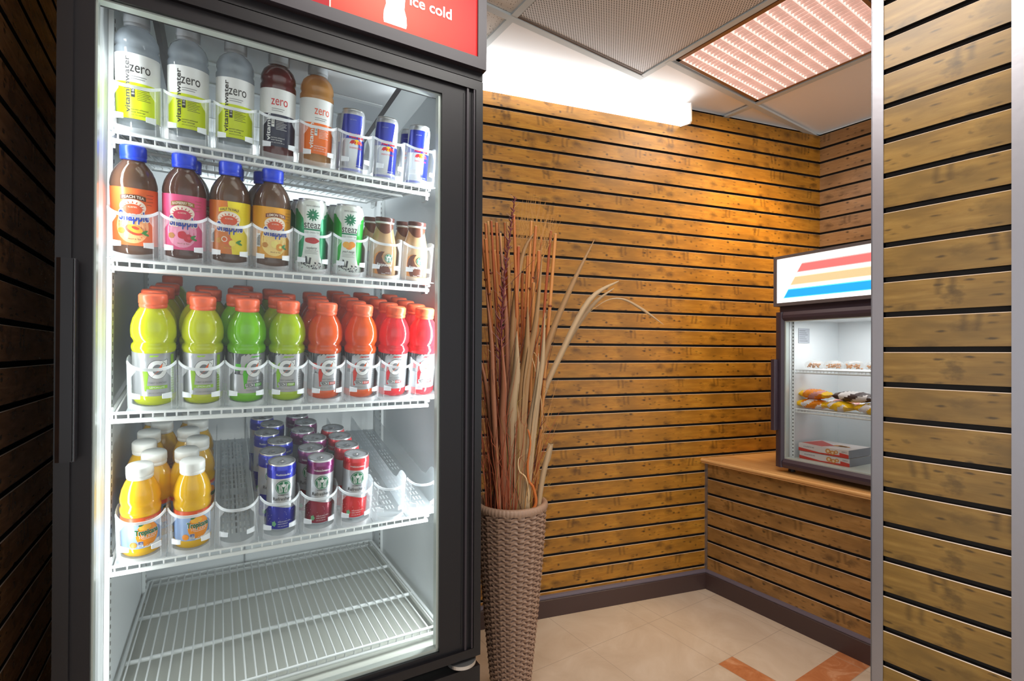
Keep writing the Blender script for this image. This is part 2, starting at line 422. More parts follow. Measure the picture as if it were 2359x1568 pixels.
# louvred ceiling lamp
LF = thing('ceiling_light', 'ceiling lamp with a pinkish egg-crate louvre in the grid corner', 'ceiling light', loc=(0, 0, HC), rot=(0, 0, rz(56)))
mb = MB(); FRB = mat('lamp_frame_bronze', (150, 104, 66), 0.4)
lx0, lx1, ly0, ly1 = 1.682, 2.272, 0.722, 1.31
for (x0, y0, x1, y1) in ((lx0, ly0, lx0 + 0.018, ly1), (lx1 - 0.012, ly0, lx1, ly1), (lx0, ly1 - 0.014, lx1, ly1), (lx0, ly0, lx1, ly0 + 0.012)):
    mb.box((x0, y0, -0.002), (x1, y1, 0.011), FRB)
mb.build('frame', LF)
LOUV = mat('louvre_pearl', (226, 206, 198), 0.25, translucent=0.25, emit=(255, 214, 198), strength=0.25)
LOUVB = mat('louvre_bar', (244, 232, 226), 0.2, emit=(255, 236, 226), strength=0.75)
mb = MB(); nx, ny = 26, 13; x0, x1, y0, y1 = lx0 + 0.018, lx1 - 0.012, ly0 + 0.012, ly1 - 0.014
for i in range(nx + 1):
    x = x0 + (x1 - x0) * i / nx; mb.box((x - 0.0008, y0, -0.001), (x + 0.0008, y1, 0.0095), LOUV)
for i in range(ny + 1):
    y = y0 + (y1 - y0) * i / ny; mb.box((x0, y - 0.0018, -0.001), (x1, y + 0.0018, 0.0095), LOUVB)
mb.build('louvre', LF)
def lamp_panel():
    m = bpy.data.materials.new('lamp_diffuser'); m.use_nodes = True; N = NT(m); b = m.node_tree.nodes['Principled BSDF']
    tc = N.n('TexCoord'); sp = N.n('SeparateXYZ'); N.l(tc.outputs['Object'], sp.inputs[0])
    s = N.math('SINE', N.math('MULTIPLY', sp.outputs[0], 42.0))
    n = N.n('TexNoise', i_Scale=90.0, i_Detail=4.0, i_Roughness=0.7); N.l(tc.outputs['Object'], n.inputs['Vector'])
    c = N.mix(N.ramp(n.outputs[0], [(0.35, (0, 0, 0, 1)), (0.65, (1, 1, 1, 1))]), lin((160, 128, 122)), lin((228, 196, 186)))
    b.inputs['Base Color'].default_value = lin((225, 200, 190)); N.l(c, b.inputs['Emission Color'])
    N.l(N.math('ADD', 0.85, N.math('MULTIPLY', s, 0.2)), b.inputs['Emission Strength'])
    return m
mb = MB(); mb.add([(x0, y0, 0.0105), (x1, y0, 0.0105), (x1, y1, 0.0105), (x0, y1, 0.0105)], [(3, 2, 1, 0)], lamp_panel())
mb.build('diffuser', LF)
o = Vector((0, 0, 0)); U = yawdir(56); V = Vector((-U.y, U.x, 0))
pc = U * 1.98 + V * 1.02
light('ceiling_light_glow', 'AREA', (pc.x, pc.y, HC - 0.012), 9, (1.0, 0.78, 0.55), direction=(0, 0, -1), size=0.55, size_y=0.55)
pc2 = C1 + yawdir(70.9) * 0.28 + Vector((0.327, -0.945, 0)) * 0.55
light('ceiling_spot_glow', 'SPOT', (pc2.x, pc2.y, HC - 0.05), 44, (1.0, 0.66, 0.26), target=(1.15, 2.53, 1.45), spot_size=1.5, spot_blend=0.9, shadow_soft_size=0.06)

# wall mounted tube light
u = yawdir(70.9); T0 = C1 + u * (-0.155)
WL = thing('wall_light', 'long white fluorescent wall light running above the slatted wall', 'wall light', loc=(T0.x, T0.y, 0), rot=(0, 0, rz(70.9)))
mb = MB(); GLOW = mat('tube_cover', (250, 250, 250), 0.4, emit=(255, 255, 255), strength=3.0)
mb.prism([(-0.078, 2.245), (-0.070, 2.236), (-0.004, 2.25), (-0.004, 2.326), (-0.078, 2.326)], 'x', -1.28, -0.004, GLOW)
mb.build('diffuser', WL)
mb = MB(); mb.prism([(-0.080, 2.243), (-0.071, 2.233), (0.0, 2.248), (0.0, 2.33), (-0.080, 2.33)], 'x', -0.004, 0.003, mat('lamp_end_cap', (206, 204, 204), 0.4))
mb.build('end_cap', WL)

# ------------------------------------------------------------------ counter, baseboards
BB = mat('baseboard_vinyl', (72, 54, 52), 0.35); BBT = mat('baseboard_bead', (104, 96, 108), 0.3)
def baseboard(name, x0, x1, loc, yaw):
    mb = MB()
    prof = [(0.0, 0.0), (-0.013, 0.0), (-0.013, 0.074), (-0.009, 0.078), (-0.011, 0.084), (-0.008, 0.09), (0.0, 0.093)]
    mb.prism(prof, 'x', x0, x1, BB)
    mb.prism([(-0.0095, 0.0775), (-0.0125, 0.0810), (-0.0118, 0.086), (-0.0085, 0.0912), (0.0, 0.0942), (0.0, 0.0775)], 'x', x0, x1, BBT)
    return mb.build(name, loc=loc, rotz=rz(yaw), kind='structure')
baseboard('baseboard_back', -2.46, 0.0, C1, 70.9)
YC = 180 - 32
CT = thing('counter', 'slatted wooden counter with a maple top carrying the small display cooler', 'counter', loc=(C1.x, C1.y, 0), rot=(0, 0, rz(YC)))
W_CNT = wood_mat('slat_wood_counter', 0.077, 0.0, (140, 98, 46), (160, 116, 62), (176, 134, 80), rough=0.36)
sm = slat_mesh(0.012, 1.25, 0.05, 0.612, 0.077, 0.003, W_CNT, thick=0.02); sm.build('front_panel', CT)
# maple top reaching to the walls
def to_local(p, o, yaw):
    u = yawdir(yaw); v = Vector((-u.y, u.x, 0)); d = Vector(p) - Vector(o); return (d.dot(u), d.dot(v))
MAPLE = None
def maple():
    m = bpy.data.materials.new('maple_laminate'); m.use_nodes = True; N = NT(m); b = m.node_tree.nodes['Principled BSDF']
    tc = N.n('TexCoord'); mp = N.n('Mapping'); mp.inputs['Scale'].default_value = (3, 40, 40); N.l(tc.outputs['Object'], mp.inputs[0])
    n = N.n('TexNoise', i_Scale=1.0, i_Detail=5.0); N.l(mp.outputs[0], n.inputs['Vector'])
    N.l(N.ramp(n.outputs[0], [(0.35, lin((206, 152, 92))), (0.65, lin((226, 178, 118)))]), b.inputs['Base Color']); b.inputs['Roughness'].default_value = 0.35
    return m
MAPLE = maple()
c2l = to_local(C2, C1, YC)
mb = MB()
wallu = yawdir(70.9)
back = [to_local(C1 - wallu * 0.005, C1, YC), to_local(C2 - wallu * 0.004, C1, YC)]
top_poly = [(-0.005, -0.022), (1.25, -0.022), (1.25, c2l[1] - 0.02), (c2l[0] + 0.0, c2l[1] - 0.02), (0.0, 0.0)]
top_poly = [(-0.010, -0.024), (1.25, -0.024), (1.25, 0.72), (0.170, 0.72), (0.003, -0.002)]
# rounded nosing
mb.prism([(x, y) for x, y in top_poly], 'z', 0.616, 0.640, MAPLE)
mb.prism([(-0.024, 0.620), (-0.029, 0.624), (-0.031, 0.628), (-0.029, 0.634), (-0.024, 0.638)], 'x', -0.012, 1.25, MAPLE, smooth=True)
mb.build('countertop', CT)
mb = MB(); mb.box((-0.006, -0.004, 0.09), (0.012, 0.004, 0.612), STEEL); mb.build('corner_trim', CT)
mb = MB(); mb.box((0.012, 0.021, 0.0), (1.25, 0.05, 0.61), GROOVE); mb.build('carcass', CT)
baseboard('baseboard_right', 0.0, 1.25, C1, YC)

# ------------------------------------------------------------------ partition column at the right
NPo = Vector((0.8245, 1.102, 0)); NPy = 180 - 36
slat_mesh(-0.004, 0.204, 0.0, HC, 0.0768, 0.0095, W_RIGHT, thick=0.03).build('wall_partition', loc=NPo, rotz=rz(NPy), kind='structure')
mb = MB(); mb.box((-0.02, 0.031, 0.0), (0.24, 0.16, HC), GROOVE); mb.build('wall_partition', loc=NPo, rotz=rz(NPy), kind='structure')
mb = MB()
mb.box((-0.0265, -0.003, 0.0), (-0.0035, 0.0, HC), STEEL); mb.box((-0.0265, -0.003, 0.0), (-0.0240, 0.03, HC), STEEL)
mb.build('trim_2', loc=NPo, rotz=rz(NPy), kind='structure')
mb = MB()
mb.box((0.1995, -0.003, 0.0), (0.225, 0.0, HC), STEEL); mb.box((0.2225, -0.003, 0.0), (0.225, 0.17, HC), STEEL)
mb.build('trim_3', loc=NPo, rotz=rz(NPy), kind='structure')

# ------------------------------------------------------------------ wicker pot with dried plants
WICK = mat('wicker_brown', (168, 136, 114), 0.45); WICKD = mat('wicker_gap', (88, 62, 50), 0.6)
def wicker_pot(x, y):
    R0, R1, H = 0.062, 0.116, 0.655
    mb = MB(); NS = 34; sub = 4; rows = 72; nsub = 3
    nk = NS * sub; nr = rows * nsub
    vs = []
    for j in range(nr + 1):
        t = j / nr; z = 0.004 + (H - 0.02) * t
        r = R0 + (R1 - R0) * (1 - (1 - t) ** 1.25)
        row = j // nsub; ph = (j % nsub) / nsub
        for k in range(nk):
            a = 2 * PI * k / nk
            wv = math.cos(PI * (k / sub) + PI * row)          # over / under weave
            bulge = math.sin(PI * ((j % nsub) + 0.5) / nsub)
            off = 0.0040 * wv * (0.35 + 0.65 * bulge) - (0.0024 if j % nsub == 0 else 0)
            if k % (2 * sub) == 0: off = max(off, 0.0012)
            vs.append(((r + off) * math.sin(a), -(r + off) * math.cos(a), z + 0.0022 * math.sin(PI * (k / sub))))
    fs = []; fd = []
    for j in range(nr):
        for k in range(nk):
            q = (j * nk + k, j * nk + (k + 1) % nk, (j + 1) * nk + (k + 1) % nk, (j + 1) * nk + k)
            (fd if (j % nsub == 2) and ((k // sub + j // nsub) % 2 == 0) else fs).append(q)
    mb.add(vs, fs, WICK, True); mb.add(vs, fd, WICKD, True)
    mb.lathe([(R1 - 0.016, H - 0.25), (R1 - 0.016, H - 0.02), (R1 - 0.004, H - 0.004), (R1 + 0.003, H - 0.006), (R1 + 0.004, H - 0.02)][:1] + [(0.001, H - 0.25)], WICKD, 40)
    mb.lathe([(R0 - 0.002, 0.0), (R0 + 0.002, 0.012)], WICK, 40)
    pot = thing('plant_pot', 'tall tapered brown wicker pot standing on the tile floor beside the drinks fridge', 'pot', loc=(x, y, 0))
    mb.build('woven_wall', pot)
    mb = MB()
    def rf(r, z, a): return r + 0.0016 * math.cos(a * 60)
    mb.lathe([(R1 - 0.02, H - 0.26), (R1 - 0.018, H - 0.02), (R1 - 0.013, H - 0.003), (R1 - 0.004, H + 0.002), (R1 + 0.004, H - 0.003), (R1 + 0.006, H - 0.014), (R1 + 0.002, H - 0.022)], WICK, 180, rfun=rf)
    mb.build('braided_rim', pot)
    mb = MB(); mb.lathe([(0.001, H - 0.06), (R1 - 0.018, H - 0.06)], mat('moss_filler', (96, 60, 40), 0.9), 30); mb.build('filler', pot)
    return pot
PX, PY = 0.0, 1.684
wicker_pot(PX, PY)
random.seed(11)
DP = thing('dried_plant_arrangement', 'tall bunch of dried reeds, grasses and curly twigs standing in the wicker pot', 'dried plants', loc=(PX, PY, 0))
REED = [mat('reed_a', (206, 122, 66), 0.45, translucent=0.1), mat('reed_b', (220, 150, 84), 0.45, translucent=0.1), mat('reed_c', (186, 96, 54), 0.45, translucent=0.1), mat('reed_d', (214, 160, 98), 0.5)]
RTIP = mat('reed_cut', (232, 196, 146), 0.6); NODE = mat('reed_node', (112, 52, 26), 0.5)
def reed(bx, by, tx, ty, tz, m, r=0.0042):
    mb = MB(); a = Vector((bx, by, 0.60)); b = Vector((tx, ty, tz)); n = 7
    bend = Vector((random.uniform(-0.008, 0.008), random.uniform(-0.008, 0.008), 0))
    pts = [a.lerp(b, i / n) + bend * math.sin(PI * i / n) for i in range(n + 1)]
    mb.tube(pts, [r * (0.95 - 0.12 * i / n) for i in range(n + 1)], m, 7)
    for f in (0.28, 0.52, 0.78):
        p = a.lerp(b, f + random.uniform(-0.05, 0.05)); d = (b - a).normalized()
        mb.tube([p - d * 0.003, p, p + d * 0.003], [r * 0.95, r * 1.16, r * 0.95], NODE, 7, caps=False)
    mb.tube([pts[-1], pts[-1] + (b - a).normalized() * 0.001], r * 0.84, RTIP, 7)
    mb.build('reed', DP)
# (top x, top z) read from the bunch; metres from the pot axis
tops = [(-0.094, 1.60), (-0.082, 1.585), (-0.070, 1.582), (-0.056, 1.60), (-0.026, 1.60), (-0.018, 1.585), (0.004, 1.60), (0.062, 1.585), (0.076, 1.565), (0.100, 1.558), (0.132, 1.57), (0.144, 1.55),
        (-0.105, 1.57), (-0.040, 1.54), (0.02, 1.50), (0.05, 1.47), (0.088, 1.49), (0.115, 1.36), (-0.088, 1.52), (-0.062, 1.50), (-0.09, 1.46), (0.033, 1.42), (-0.012, 1.47), (0.07, 1.38), (0.125, 1.27)]
for i, (tx, tz) in enumerate(tops):
    bx = tx * 0.42 + random.uniform(-0.015, 0.015) + 0.012
    reed(bx, random.uniform(-0.055, 0.05), tx, random.uniform(-0.07, 0.06), tz, REED[(i * 7) % 4 if i % 3 else 0], r=random.uniform(0.0048, 0.0066))
def blade(pts, wds, m, name='dry_leaf'):
    mb = MB(); pts = [Vector(p) for p in pts]; vs = []
    # smooth the path
    P = []
    for i in range(len(pts) - 1):
        p0 = pts[max(i - 1, 0)]; p1 = pts[i]; p2 = pts[i + 1]; p3 = pts[min(i + 2, len(pts) - 1)]
        for s_ in range(5):
            t = s_ / 5; P.append((0.5 * ((2 * p1) + (-p0 + p2) * t + (2 * p0 - 5 * p1 + 4 * p2 - p3) * t * t + (-p0 + 3 * p1 - 3 * p2 + p3) * t ** 3), wds[i] + (wds[i + 1] - wds[i]) * t))
    P.append((pts[-1], wds[-1]))
    for i, (p, w_) in enumerate(P):
        d = (P[min(i + 1, len(P) - 1)][0] - P[max(i - 1, 0)][0]).normalized()
        side = d.cross(Vector((0.25, 1, 0.1))).normalized()
        nrm = side.cross(d).normalized()
        vs += [p - side * w_ / 2, p + nrm * w_ * 0.22, p + side * w_ / 2, p + nrm * w_ * 0.22 + nrm * 0.0007]
    fs = []
    for i in range(len(P) - 1):
        a = i * 4; b = a + 4
        fs += [(a, a + 1, b + 1, b), (a + 1, a + 2, b + 2, b + 1), (a + 2, a + 3, b + 3, b + 2), (a + 3, a, b, b + 3)]
    mb.add(vs, fs, m, True); return mb.build(name, DP)
LEAF = [mat('leaf_cream', (222, 190, 148), 0.5, translucent=0.25), mat('leaf_tan', (200, 156, 108), 0.5, translucent=0.25), mat('leaf_pink', (196, 130, 96), 0.5, translucent=0.2)]
blade([(0.05, -0.02, 0.60), (0.07, -0.02, 0.9), (0.11, -0.03, 1.15), (0.19, -0.04, 1.36), (0.27, -0.04, 1.525)], [0.016, 0.018, 0.022, 0.018, 0.002], LEAF[1])
blade([(0.06, 0.0, 0.60), (0.09, 0.0, 0.95), (0.17, -0.01, 1.16), (0.26, -0.01, 1.33), (0.36, 0.0, 1.395)], [0.014, 0.018, 0.02, 0.018, 0.003], LEAF[0])
blade([(0.05, 0.02, 0.60), (0.10, 0.02, 0.98), (0.185, 0.02, 1.18), (0.27, 0.02, 1.31), (0.35, 0.03, 1.375)], [0.012, 0.014, 0.018, 0.014, 0.002], LEAF[0])
blade([(0.25, 0.02, 1.28), (0.32, 0.02, 1.33), (0.38, 0.02, 1.335), (0.45, 0.03, 1.30), (0.52, 0.03, 1.25)], [0.001, 0.003, 0.007, 0.010, 0.001], LEAF[0])
blade([(0.0, -0.05, 0.60), (-0.01, -0.06, 0.95), (-0.02, -0.07, 1.25), (-0.045, -0.07, 1.57)], [0.018, 0.02, 0.018, 0.002], LEAF[2])
blade([(0.01, -0.04, 0.60), (0.005, -0.05, 0.9), (0.0, -0.05, 1.2), (0.03, -0.05, 1.46), (0.075, -0.05, 1.55)], [0.02, 0.026, 0.024, 0.014, 0.002], LEAF[1])
blade([(0.03, -0.05, 0.60), (0.03, -0.06, 0.75), (0.045, -0.08, 0.80), (0.05, -0.085, 0.845)], [0.03, 0.034, 0.02, 0.006], LEAF[0])
blade([(0.085, -0.05, 0.62), (0.10, -0.06, 0.74), (0.118, -0.06, 0.82), (0.128, -0.055, 0.856), (0.12, -0.05, 0.80), (0.10, -0.04, 0.76)], [0.014, 0.018, 0.018, 0.016, 0.012, 0.004], LEAF[0])
blade([(-0.04, -0.06, 0.60), (-0.06, -0.07, 0.85), (-0.085, -0.07, 1.05), (-0.12, -0.06, 1.18)], [0.014, 0.016, 0.014, 0.003], LEAF[2])
blade([(0.0, 0.0, 0.60), (0.03, 0.0, 1.0), (0.06, 0.01, 1.3), (0.10, 0.01, 1.52)], [0.016, 0.024, 0.022, 0.003], LEAF[1])
for (bx, bz, tx, tz, wd, k_) in ((0.03, 1.0, 0.05, 1.30, 0.030, 1), (0.0, 0.95, 0.015, 1.22, 0.034, 0), (-0.03, 0.9, -0.035, 1.2, 0.026, 2), (0.06, 0.9, 0.085, 1.15, 0.026, 0), (0.02, 0.8, 0.01, 1.02, 0.03, 1), (0.045, 1.05, 0.095, 1.46, 0.022, 1), (-0.06, 1.0, -0.085, 1.36, 0.02, 2), (0.075, 0.95, 0.105, 1.28, 0.02, 0)):
    blade([(bx * 0.6, -0.075, 0.60), (bx, -0.088, bz), ((bx + tx) / 2 + 0.006, -0.09, (bz + tz) / 2), (tx, -0.085, tz)], [wd * 0.7, wd, wd * 0.8, 0.002], LEAF[k_])
# purple barbed plume
PLM = mat('plume_purple', (118, 52, 58), 0.6); PLW = mat('plume_hair', (206, 168, 170), 0.6)
mb = MB(); p0 = Vector((-0.04, -0.08, 1.12)); p1 = Vector((0.008, -0.06, 1.66))
mb.tube([Vector((-0.03, -0.03, 0.6)), p0, p0.lerp(p1, 0.5) + Vector((-0.01, 0, 0)), p1], [0.003, 0.0025, 0.002, 0.001], PLM, 5)
for i in range(70):
    t = i / 70; c = p0.lerp(p1, t) + Vector((-0.01 * math.sin(PI * t), 0, 0)); a = i * 2.4; L = 0.026 * (1 - 0.6 * t)
    d = Vector((math.cos(a) * 0.75, math.sin(a) * 0.75, 1.0))
    mb.tube([c, c + d * L * 0.55, c + d * L], [0.0022, 0.0036 * (1 - 0.4 * t), 0.0006], PLM, 4)
    if i % 2: mb.tube([c, c + Vector((math.cos(a + 1), math.sin(a + 1), 0.9)) * L * 1.5], [0.0005, 0.0003], PLW, 3)
mb.build('plume', DP)
# wheat-like grass heads
GR = mat('dry_grass', (206, 150, 84), 0.6); TW = mat('twig_red', (186, 96, 62), 0.6); TW2 = mat('twig_dark', (96, 58, 50), 0.6); GRG = mat('grass_olive', (170, 140, 66), 0.6)
for k in range(9):
    mb = MB(); tx = 0.02 + 0.014 * k; tz = 1.70 - 0.02 * abs(k - 3)
    pts = [Vector((0.02 + 0.003 * k, 0.0, 0.6)), Vector((0.025 + 0.006 * k, 0.01, 1.1)), Vector((0.02 + 0.009 * k, 0.01, 1.45)), Vector((tx + 0.004 * k, 0.012, tz))]
    mb.tube(pts, [0.0014, 0.0012, 0.0009, 0.0003], GR, 4)
    for q in range(12):
        c = pts[2].lerp(pts[3], q / 16); s_ = (-1) ** q
        mb.tube([c, c + Vector((0.006 * s_, 0, 0.03)), c + Vector((0.009 * s_ + 0.01, 0, 0.085))], [0.0011, 0.0007, 0.0002], GR, 3)
    mb.build('grass_head', DP)
# curly branch
mb = MB()
def spline(pts, n=6):
    pts = [Vector(p) for p in pts]; out = []
    for i in range(len(pts) - 1):
        a0 = pts[max(i - 1, 0)]; a1 = pts[i]; a2 = pts[i + 1]; a3 = pts[min(i + 2, len(pts) - 1)]
        for s_ in range(n):
            t = s_ / n; out.append(0.5 * ((2 * a1) + (-a0 + a2) * t + (2 * a0 - 5 * a1 + 4 * a2 - a3) * t * t + (-a0 + 3 * a1 - 3 * a2 + a3) * t ** 3))
    out.append(pts[-1]); return out
BR = mat('curly_branch', (206, 112, 48), 0.4)
pp = spline([(0.045, -0.075, 0.62), (0.078, -0.08, 0.665), (0.07, -0.085, 0.72), (0.055, -0.09, 0.745), (0.052, -0.088, 0.80), (0.06, -0.085, 0.87), (0.045, -0.08, 0.93), (0.04, -0.08, 0.985), (0.042, -0.08, 1.03), (0.032, -0.08, 1.06)])
mb.tube(pp, [0.0055 - 0.0042 * i / len(pp) for i in range(len(pp))], BR, 7); mb.build('curly_branch', DP)
mb = MB(); pp = spline([(0.06, -0.06, 0.6), (0.05, -0.09, 0.74), (0.025, -0.095, 0.775), (0.022, -0.09, 0.81), (0.035, -0.09, 0.825)])
mb.tube(pp, [0.0035 - 0.0024 * i / len(pp) for i in range(len(pp))], RTIP, 6); mb.build('curly_branch', DP)
mb = MB(); pp = spline([(0.10, -0.05, 0.9), (0.095, -0.06, 1.0), (0.075, -0.07, 1.10), (0.062, -0.07, 1.145), (0.068, -0.07, 1.155), (0.085, -0.06, 1.13), (0.10, -0.05, 1.08)])
mb.tube(pp, 0.0016, RTIP, 5); mb.build('curly_branch', DP)
# thin twigs and grass: nobody could count them
mb = MB()
for k in range(420):
    a = random.uniform(0, 2 * PI); rr = 0.085 * math.sqrt(random.random()); bx = rr * math.cos(a); by = rr * math.sin(a)
    if k % 3 == 0: bx = random.uniform(-0.085, 0.0)
    h = random.choice([random.uniform(0.12, 0.4), random.uniform(0.3, 0.75)]); lean = random.uniform(-0.5, 1.0) * 0.10
    m_ = TW if bx < 0.01 and random.random() < 0.7 else random.choice([GR, GR, TW2, GRG, REED[3], TW])
    if random.random() < 0.5: lean = bx * 0.7
    q = [Vector((bx, by, 0.59))]; n = 6
    for i in range(1, n + 1):
        t = i / n; q.append(Vector((bx + lean * t * t + random.uniform(-0.004, 0.004), by * (1 + 0.4 * t) + random.uniform(-0.004, 0.004), 0.59 + h * t)))
    mb.tube(q, [0.0017 * (1 - 0.75 * i / n) for i in range(n + 1)], m_, 4)
    for b_ in range(random.choice([0, 1, 2])):
        c = q[random.randint(2, n - 1)]; mb.tube([c, c + Vector((random.uniform(-0.02, 0.02), random.uniform(-0.01, 0.01), 0.02)), c + Vector((random.uniform(-0.035, 0.035), random.uniform(-0.02, 0.02), 0.045))], [0.0009, 0.0007, 0.0003], m_, 3)
for (x0_, z0_, x1_, z1_, x2_, z2_) in ((0.02, 1.0, 0.09, 1.22, 0.115, 1.31), (-0.03, 0.95, 0.04, 1.2, 0.085, 1.42), (-0.01, 1.2, 0.0, 1.38, 0.07, 1.45), (-0.05, 1.0, -0.075, 1.2, -0.07, 1.35), (-0.02, 0.9, -0.05, 1.1, -0.055, 1.4)):
    mb.tube([(0.0, -0.06, 0.6), (x0_, -0.08, z0_), (x1_, -0.085, z1_), (x2_, -0.08, z2_)], [0.0014, 0.0012, 0.0010, 0.0005], TW2, 4)
mb.build('twigs', DP, kind='stuff')

# ------------------------------------------------------------------ drinks fridge (local x along its front, y into it)
FO = Vector((-0.7303, 0.7964, 0)); FY = 59.7
FR = thing('drinks_fridge', 'tall black glass-door drinks fridge with white shelves and a red lit sign', 'fridge', loc=FO, rot=(0, 0, rz(FY)))
W, D = 0.762, 0.80
mb = MB()   # cabinet: outer shell and white liner
mb.box((0.0, 0.045, 0.05), (0.032, D, 1.79), BLACK); mb.box((W - 0.032, 0.045, 0.05), (W, D, 1.79), BLACK)
mb.box((0.032, D - 0.02, 0.05), (W - 0.032, D, 1.79), BLACK); mb.box((0.032, 0.045, 0.05), (W - 0.032, D - 0.02, 0.40), BLACK)
mb.box((0.0, 0.03, 1.868), (W, D, 2.06), BLACK); mb.box((0.0, 0.045, 1.79), (0.032, D, 1.868), BLACK); mb.box((W - 0.032, 0.045, 1.79), (W, D, 1.868), BLACK)
mb.box((0.032, 0.045, 1.80), (W - 0.032, 0.075, 1.868), DARKGREY)
mb.build('cabinet', FR)
mb = MB()
mb.box((0.032, 0.05, 0.40), (0.044, D - 0.03, 1.868), WHITE); mb.box((W - 0.044, 0.05, 0.40), (W - 0.032, D - 0.03, 1.868), WHITE)
mb.box((0.032, 0.77, 0.40), (W - 0.032, D - 0.02, 1.868), WHITE); mb.box((0.044, 0.05, 1.855), (W - 0.044, 0.77, 1.868), WHITE)
mb.box((0.30, 0.764, 0.45), (0.302, 0.771, 1.8), mat('liner_seam', (150, 156, 160), 0.5))
mb.build('liner', FR)
mb = MB(); mb.box((0.044, 0.05, 0.425), (W - 0.044, 0.77, 0.447), GREYFLOOR); mb.box((0.044, 0.046, 0.425), (W - 0.044, 0.062, 0.462), GREYFLOOR)
mb.build('liner_floor', FR)
# air vent housing under the top
VG = mat('vent_grey', (206, 210, 214), 0.4); SLOT = mat('vent_slot', (60, 54, 50), 0.6)
mb = MB(); mb.box((0.185, 0.085, 1.775), (0.585, 0.60, 1.853), VG)
mb.box((0.0445, 0.078, 1.774), (W - 0.0445, 0.088, 1.780), WHITE)
for i in range(58):
    x = 0.212 + i * 0.0061; mb.box((x, 0.0838, 1.794), (x + 0.0034, 0.0856, 1.803), SLOT)
for x in (0.215, 0.42, 0.56): mb.tube([(x, 0.083, 1.785), (x, 0.086, 1.785)], 0.0018, SLOT, 8)
mb.box((0.205, 0.083, 1.8045), (0.575, 0.0856, 1.807), WHITE)
for y in (0.2, 0.3, 0.4, 0.5): mb.box((0.19, y, 1.7735), (0.58, y + 0.012, 1.7752), WHITE)
mb.build('vent_housing', FR)
mb = MB(); mb.box((0.600, 0.10, 1.80), (0.612, 0.70, 1.855), DARKGREY); mb.box((0.11, 0.10, 1.80), (0.12, 0.70, 1.855), DARKGREY)
mb.build('shelf_hanger', FR)
# shelf standards with slots
for (x, y) in ((0.0445, 0.13), (0.0445, 0.66), (W - 0.0525, 0.13), (W - 0.0525, 0.66)):
    mb = MB(); mb.box((x, y, 0.45), (x + 0.008, y + 0.022, 1.80), WHITEW)
    xx = x + 0.0081 if x < 0.3 else x - 0.0001
    for i in range(84):
        z = 0.47 + i * 0.0157; mb.box((xx - 0.0004, y + 0.009, z), (xx + 0.0004, y + 0.013, z + 0.007), SLOT)
    mb.build('shelf_standard', FR)
# LED lamp inside the hinge-side door jamb
LED = mat('led_strip', (255, 255, 255), 0.4, emit=(245, 252, 255), strength=3.0)
mb = MB(); mb.box((W - 0.052, 0.052, 0.50), (W - 0.0442, 0.064, 1.74), LED); mb.build('light_strip', FR)
# tilted shelves
TAN = 0.21; SA = math.atan(TAN); CS, SN = math.cos(SA), math.sin(SA)
SX0, SX1 = 0.056, 0.668
def shelf(z0):
    s = MB(); R = 0.0032
    def P(x, s_, n): return (x, 0.10 + s_ * CS - n * SN, z0 + s_ * SN + n * CS)
    e = bpy.data.objects.new('shelf', None); COL.objects.link(e); e.parent = FR; e.empty_display_size = 0.03
    for i in range(33):
        x = SX0 + 0.008 + i * (SX1 - SX0 - 0.016) / 32
        s.tube([P(x, 0.0, -0.014), P(x, 0.0, -0.002), P(x, 0.004, 0.0), P(x, 0.615, 0.0)], 0.0018, WHITEW, 5)
    s.build('wire_grid', e)
    s = MB()
    s.tube([P(SX0, -0.002, 0.0), P(SX1, -0.002, 0.0)], 0.0030, WHITEW, 8); s.tube([P(SX0, -0.001, -0.0155), P(SX1, -0.001, -0.0155)], 0.0046, WHITEW, 8)
    s.build('front_rail', e)
    s = MB()
    for q in (0.21, 0.41, 0.612): s.tube([P(SX0, q, -0.006), P(SX1, q, -0.006)], 0.004, WHITEW, 8)
    for x in (SX0, SX1): s.tube([P(x, -0.002, -0.004), P(x, 0.615, -0.004)], 0.0035, WHITEW, 8)
    s.build('frame', e)
    for x in (SX0 - 0.006, SX1 + 0.002):
        s = MB(); s.box((x, 0.13, z0 - 0.02), (x + 0.006, 0.16, z0 + 0.008), ALU); s.build('shelf_clip', e); s = MB()
        s.prism([(0.60, z0 + 0.10), (0.66, z0 + 0.115), (0.66, z0 + 0.09), (0.61, z0 + 0.085)], 'x', x, x + 0.006, ALU); s.build('shelf_clip', e)
    return P
ZS = {1: 1.552, 2: 1.318, 3: 1.037, 4: 0.757}
SP = {k: shelf(z) for k, z in ZS.items()}
# bottom rack, flat
rk = bpy.data.objects.new('bottom_rack', None); COL.objects.link(rk); rk.parent = FR
mb = MB()
for i in range(33):
    x = 0.062 + i * (0.690 - 0.062) / 32; mb.tube([(x, 0.10, 0.466), (x, 0.10, 0.478), (x, 0.104, 0.480), (x, 0.735, 0.480), (x, 0.74, 0.466)], 0.0019, WHITEW, 5)
mb.build('wire_grid', rk)
mb = MB()
mb.tube([(0.052, 0.098, 0.480), (0.70, 0.098, 0.480)], 0.003, WHITEW, 8); mb.tube([(0.052, 0.099, 0.464), (0.70, 0.099, 0.464)], 0.0045, WHITEW, 8)
for y in (0.30, 0.51): mb.tube([(0.052, y, 0.4735), (0.70, y, 0.4735)], 0.005, WHITEW, 8)
mb.tube([(0.052, 0.10, 0.477), (0.052, 0.735, 0.477), (0.06, 0.742, 0.477), (0.692, 0.742, 0.477), (0.70, 0.735, 0.477), (0.70, 0.10, 0.477)], 0.0042, WHITEW, 8)
mb.tube([(0.06, 0.742, 0.464), (0.692, 0.742, 0.464)], 0.003, WHITEW, 8)
mb.build('frame', rk)

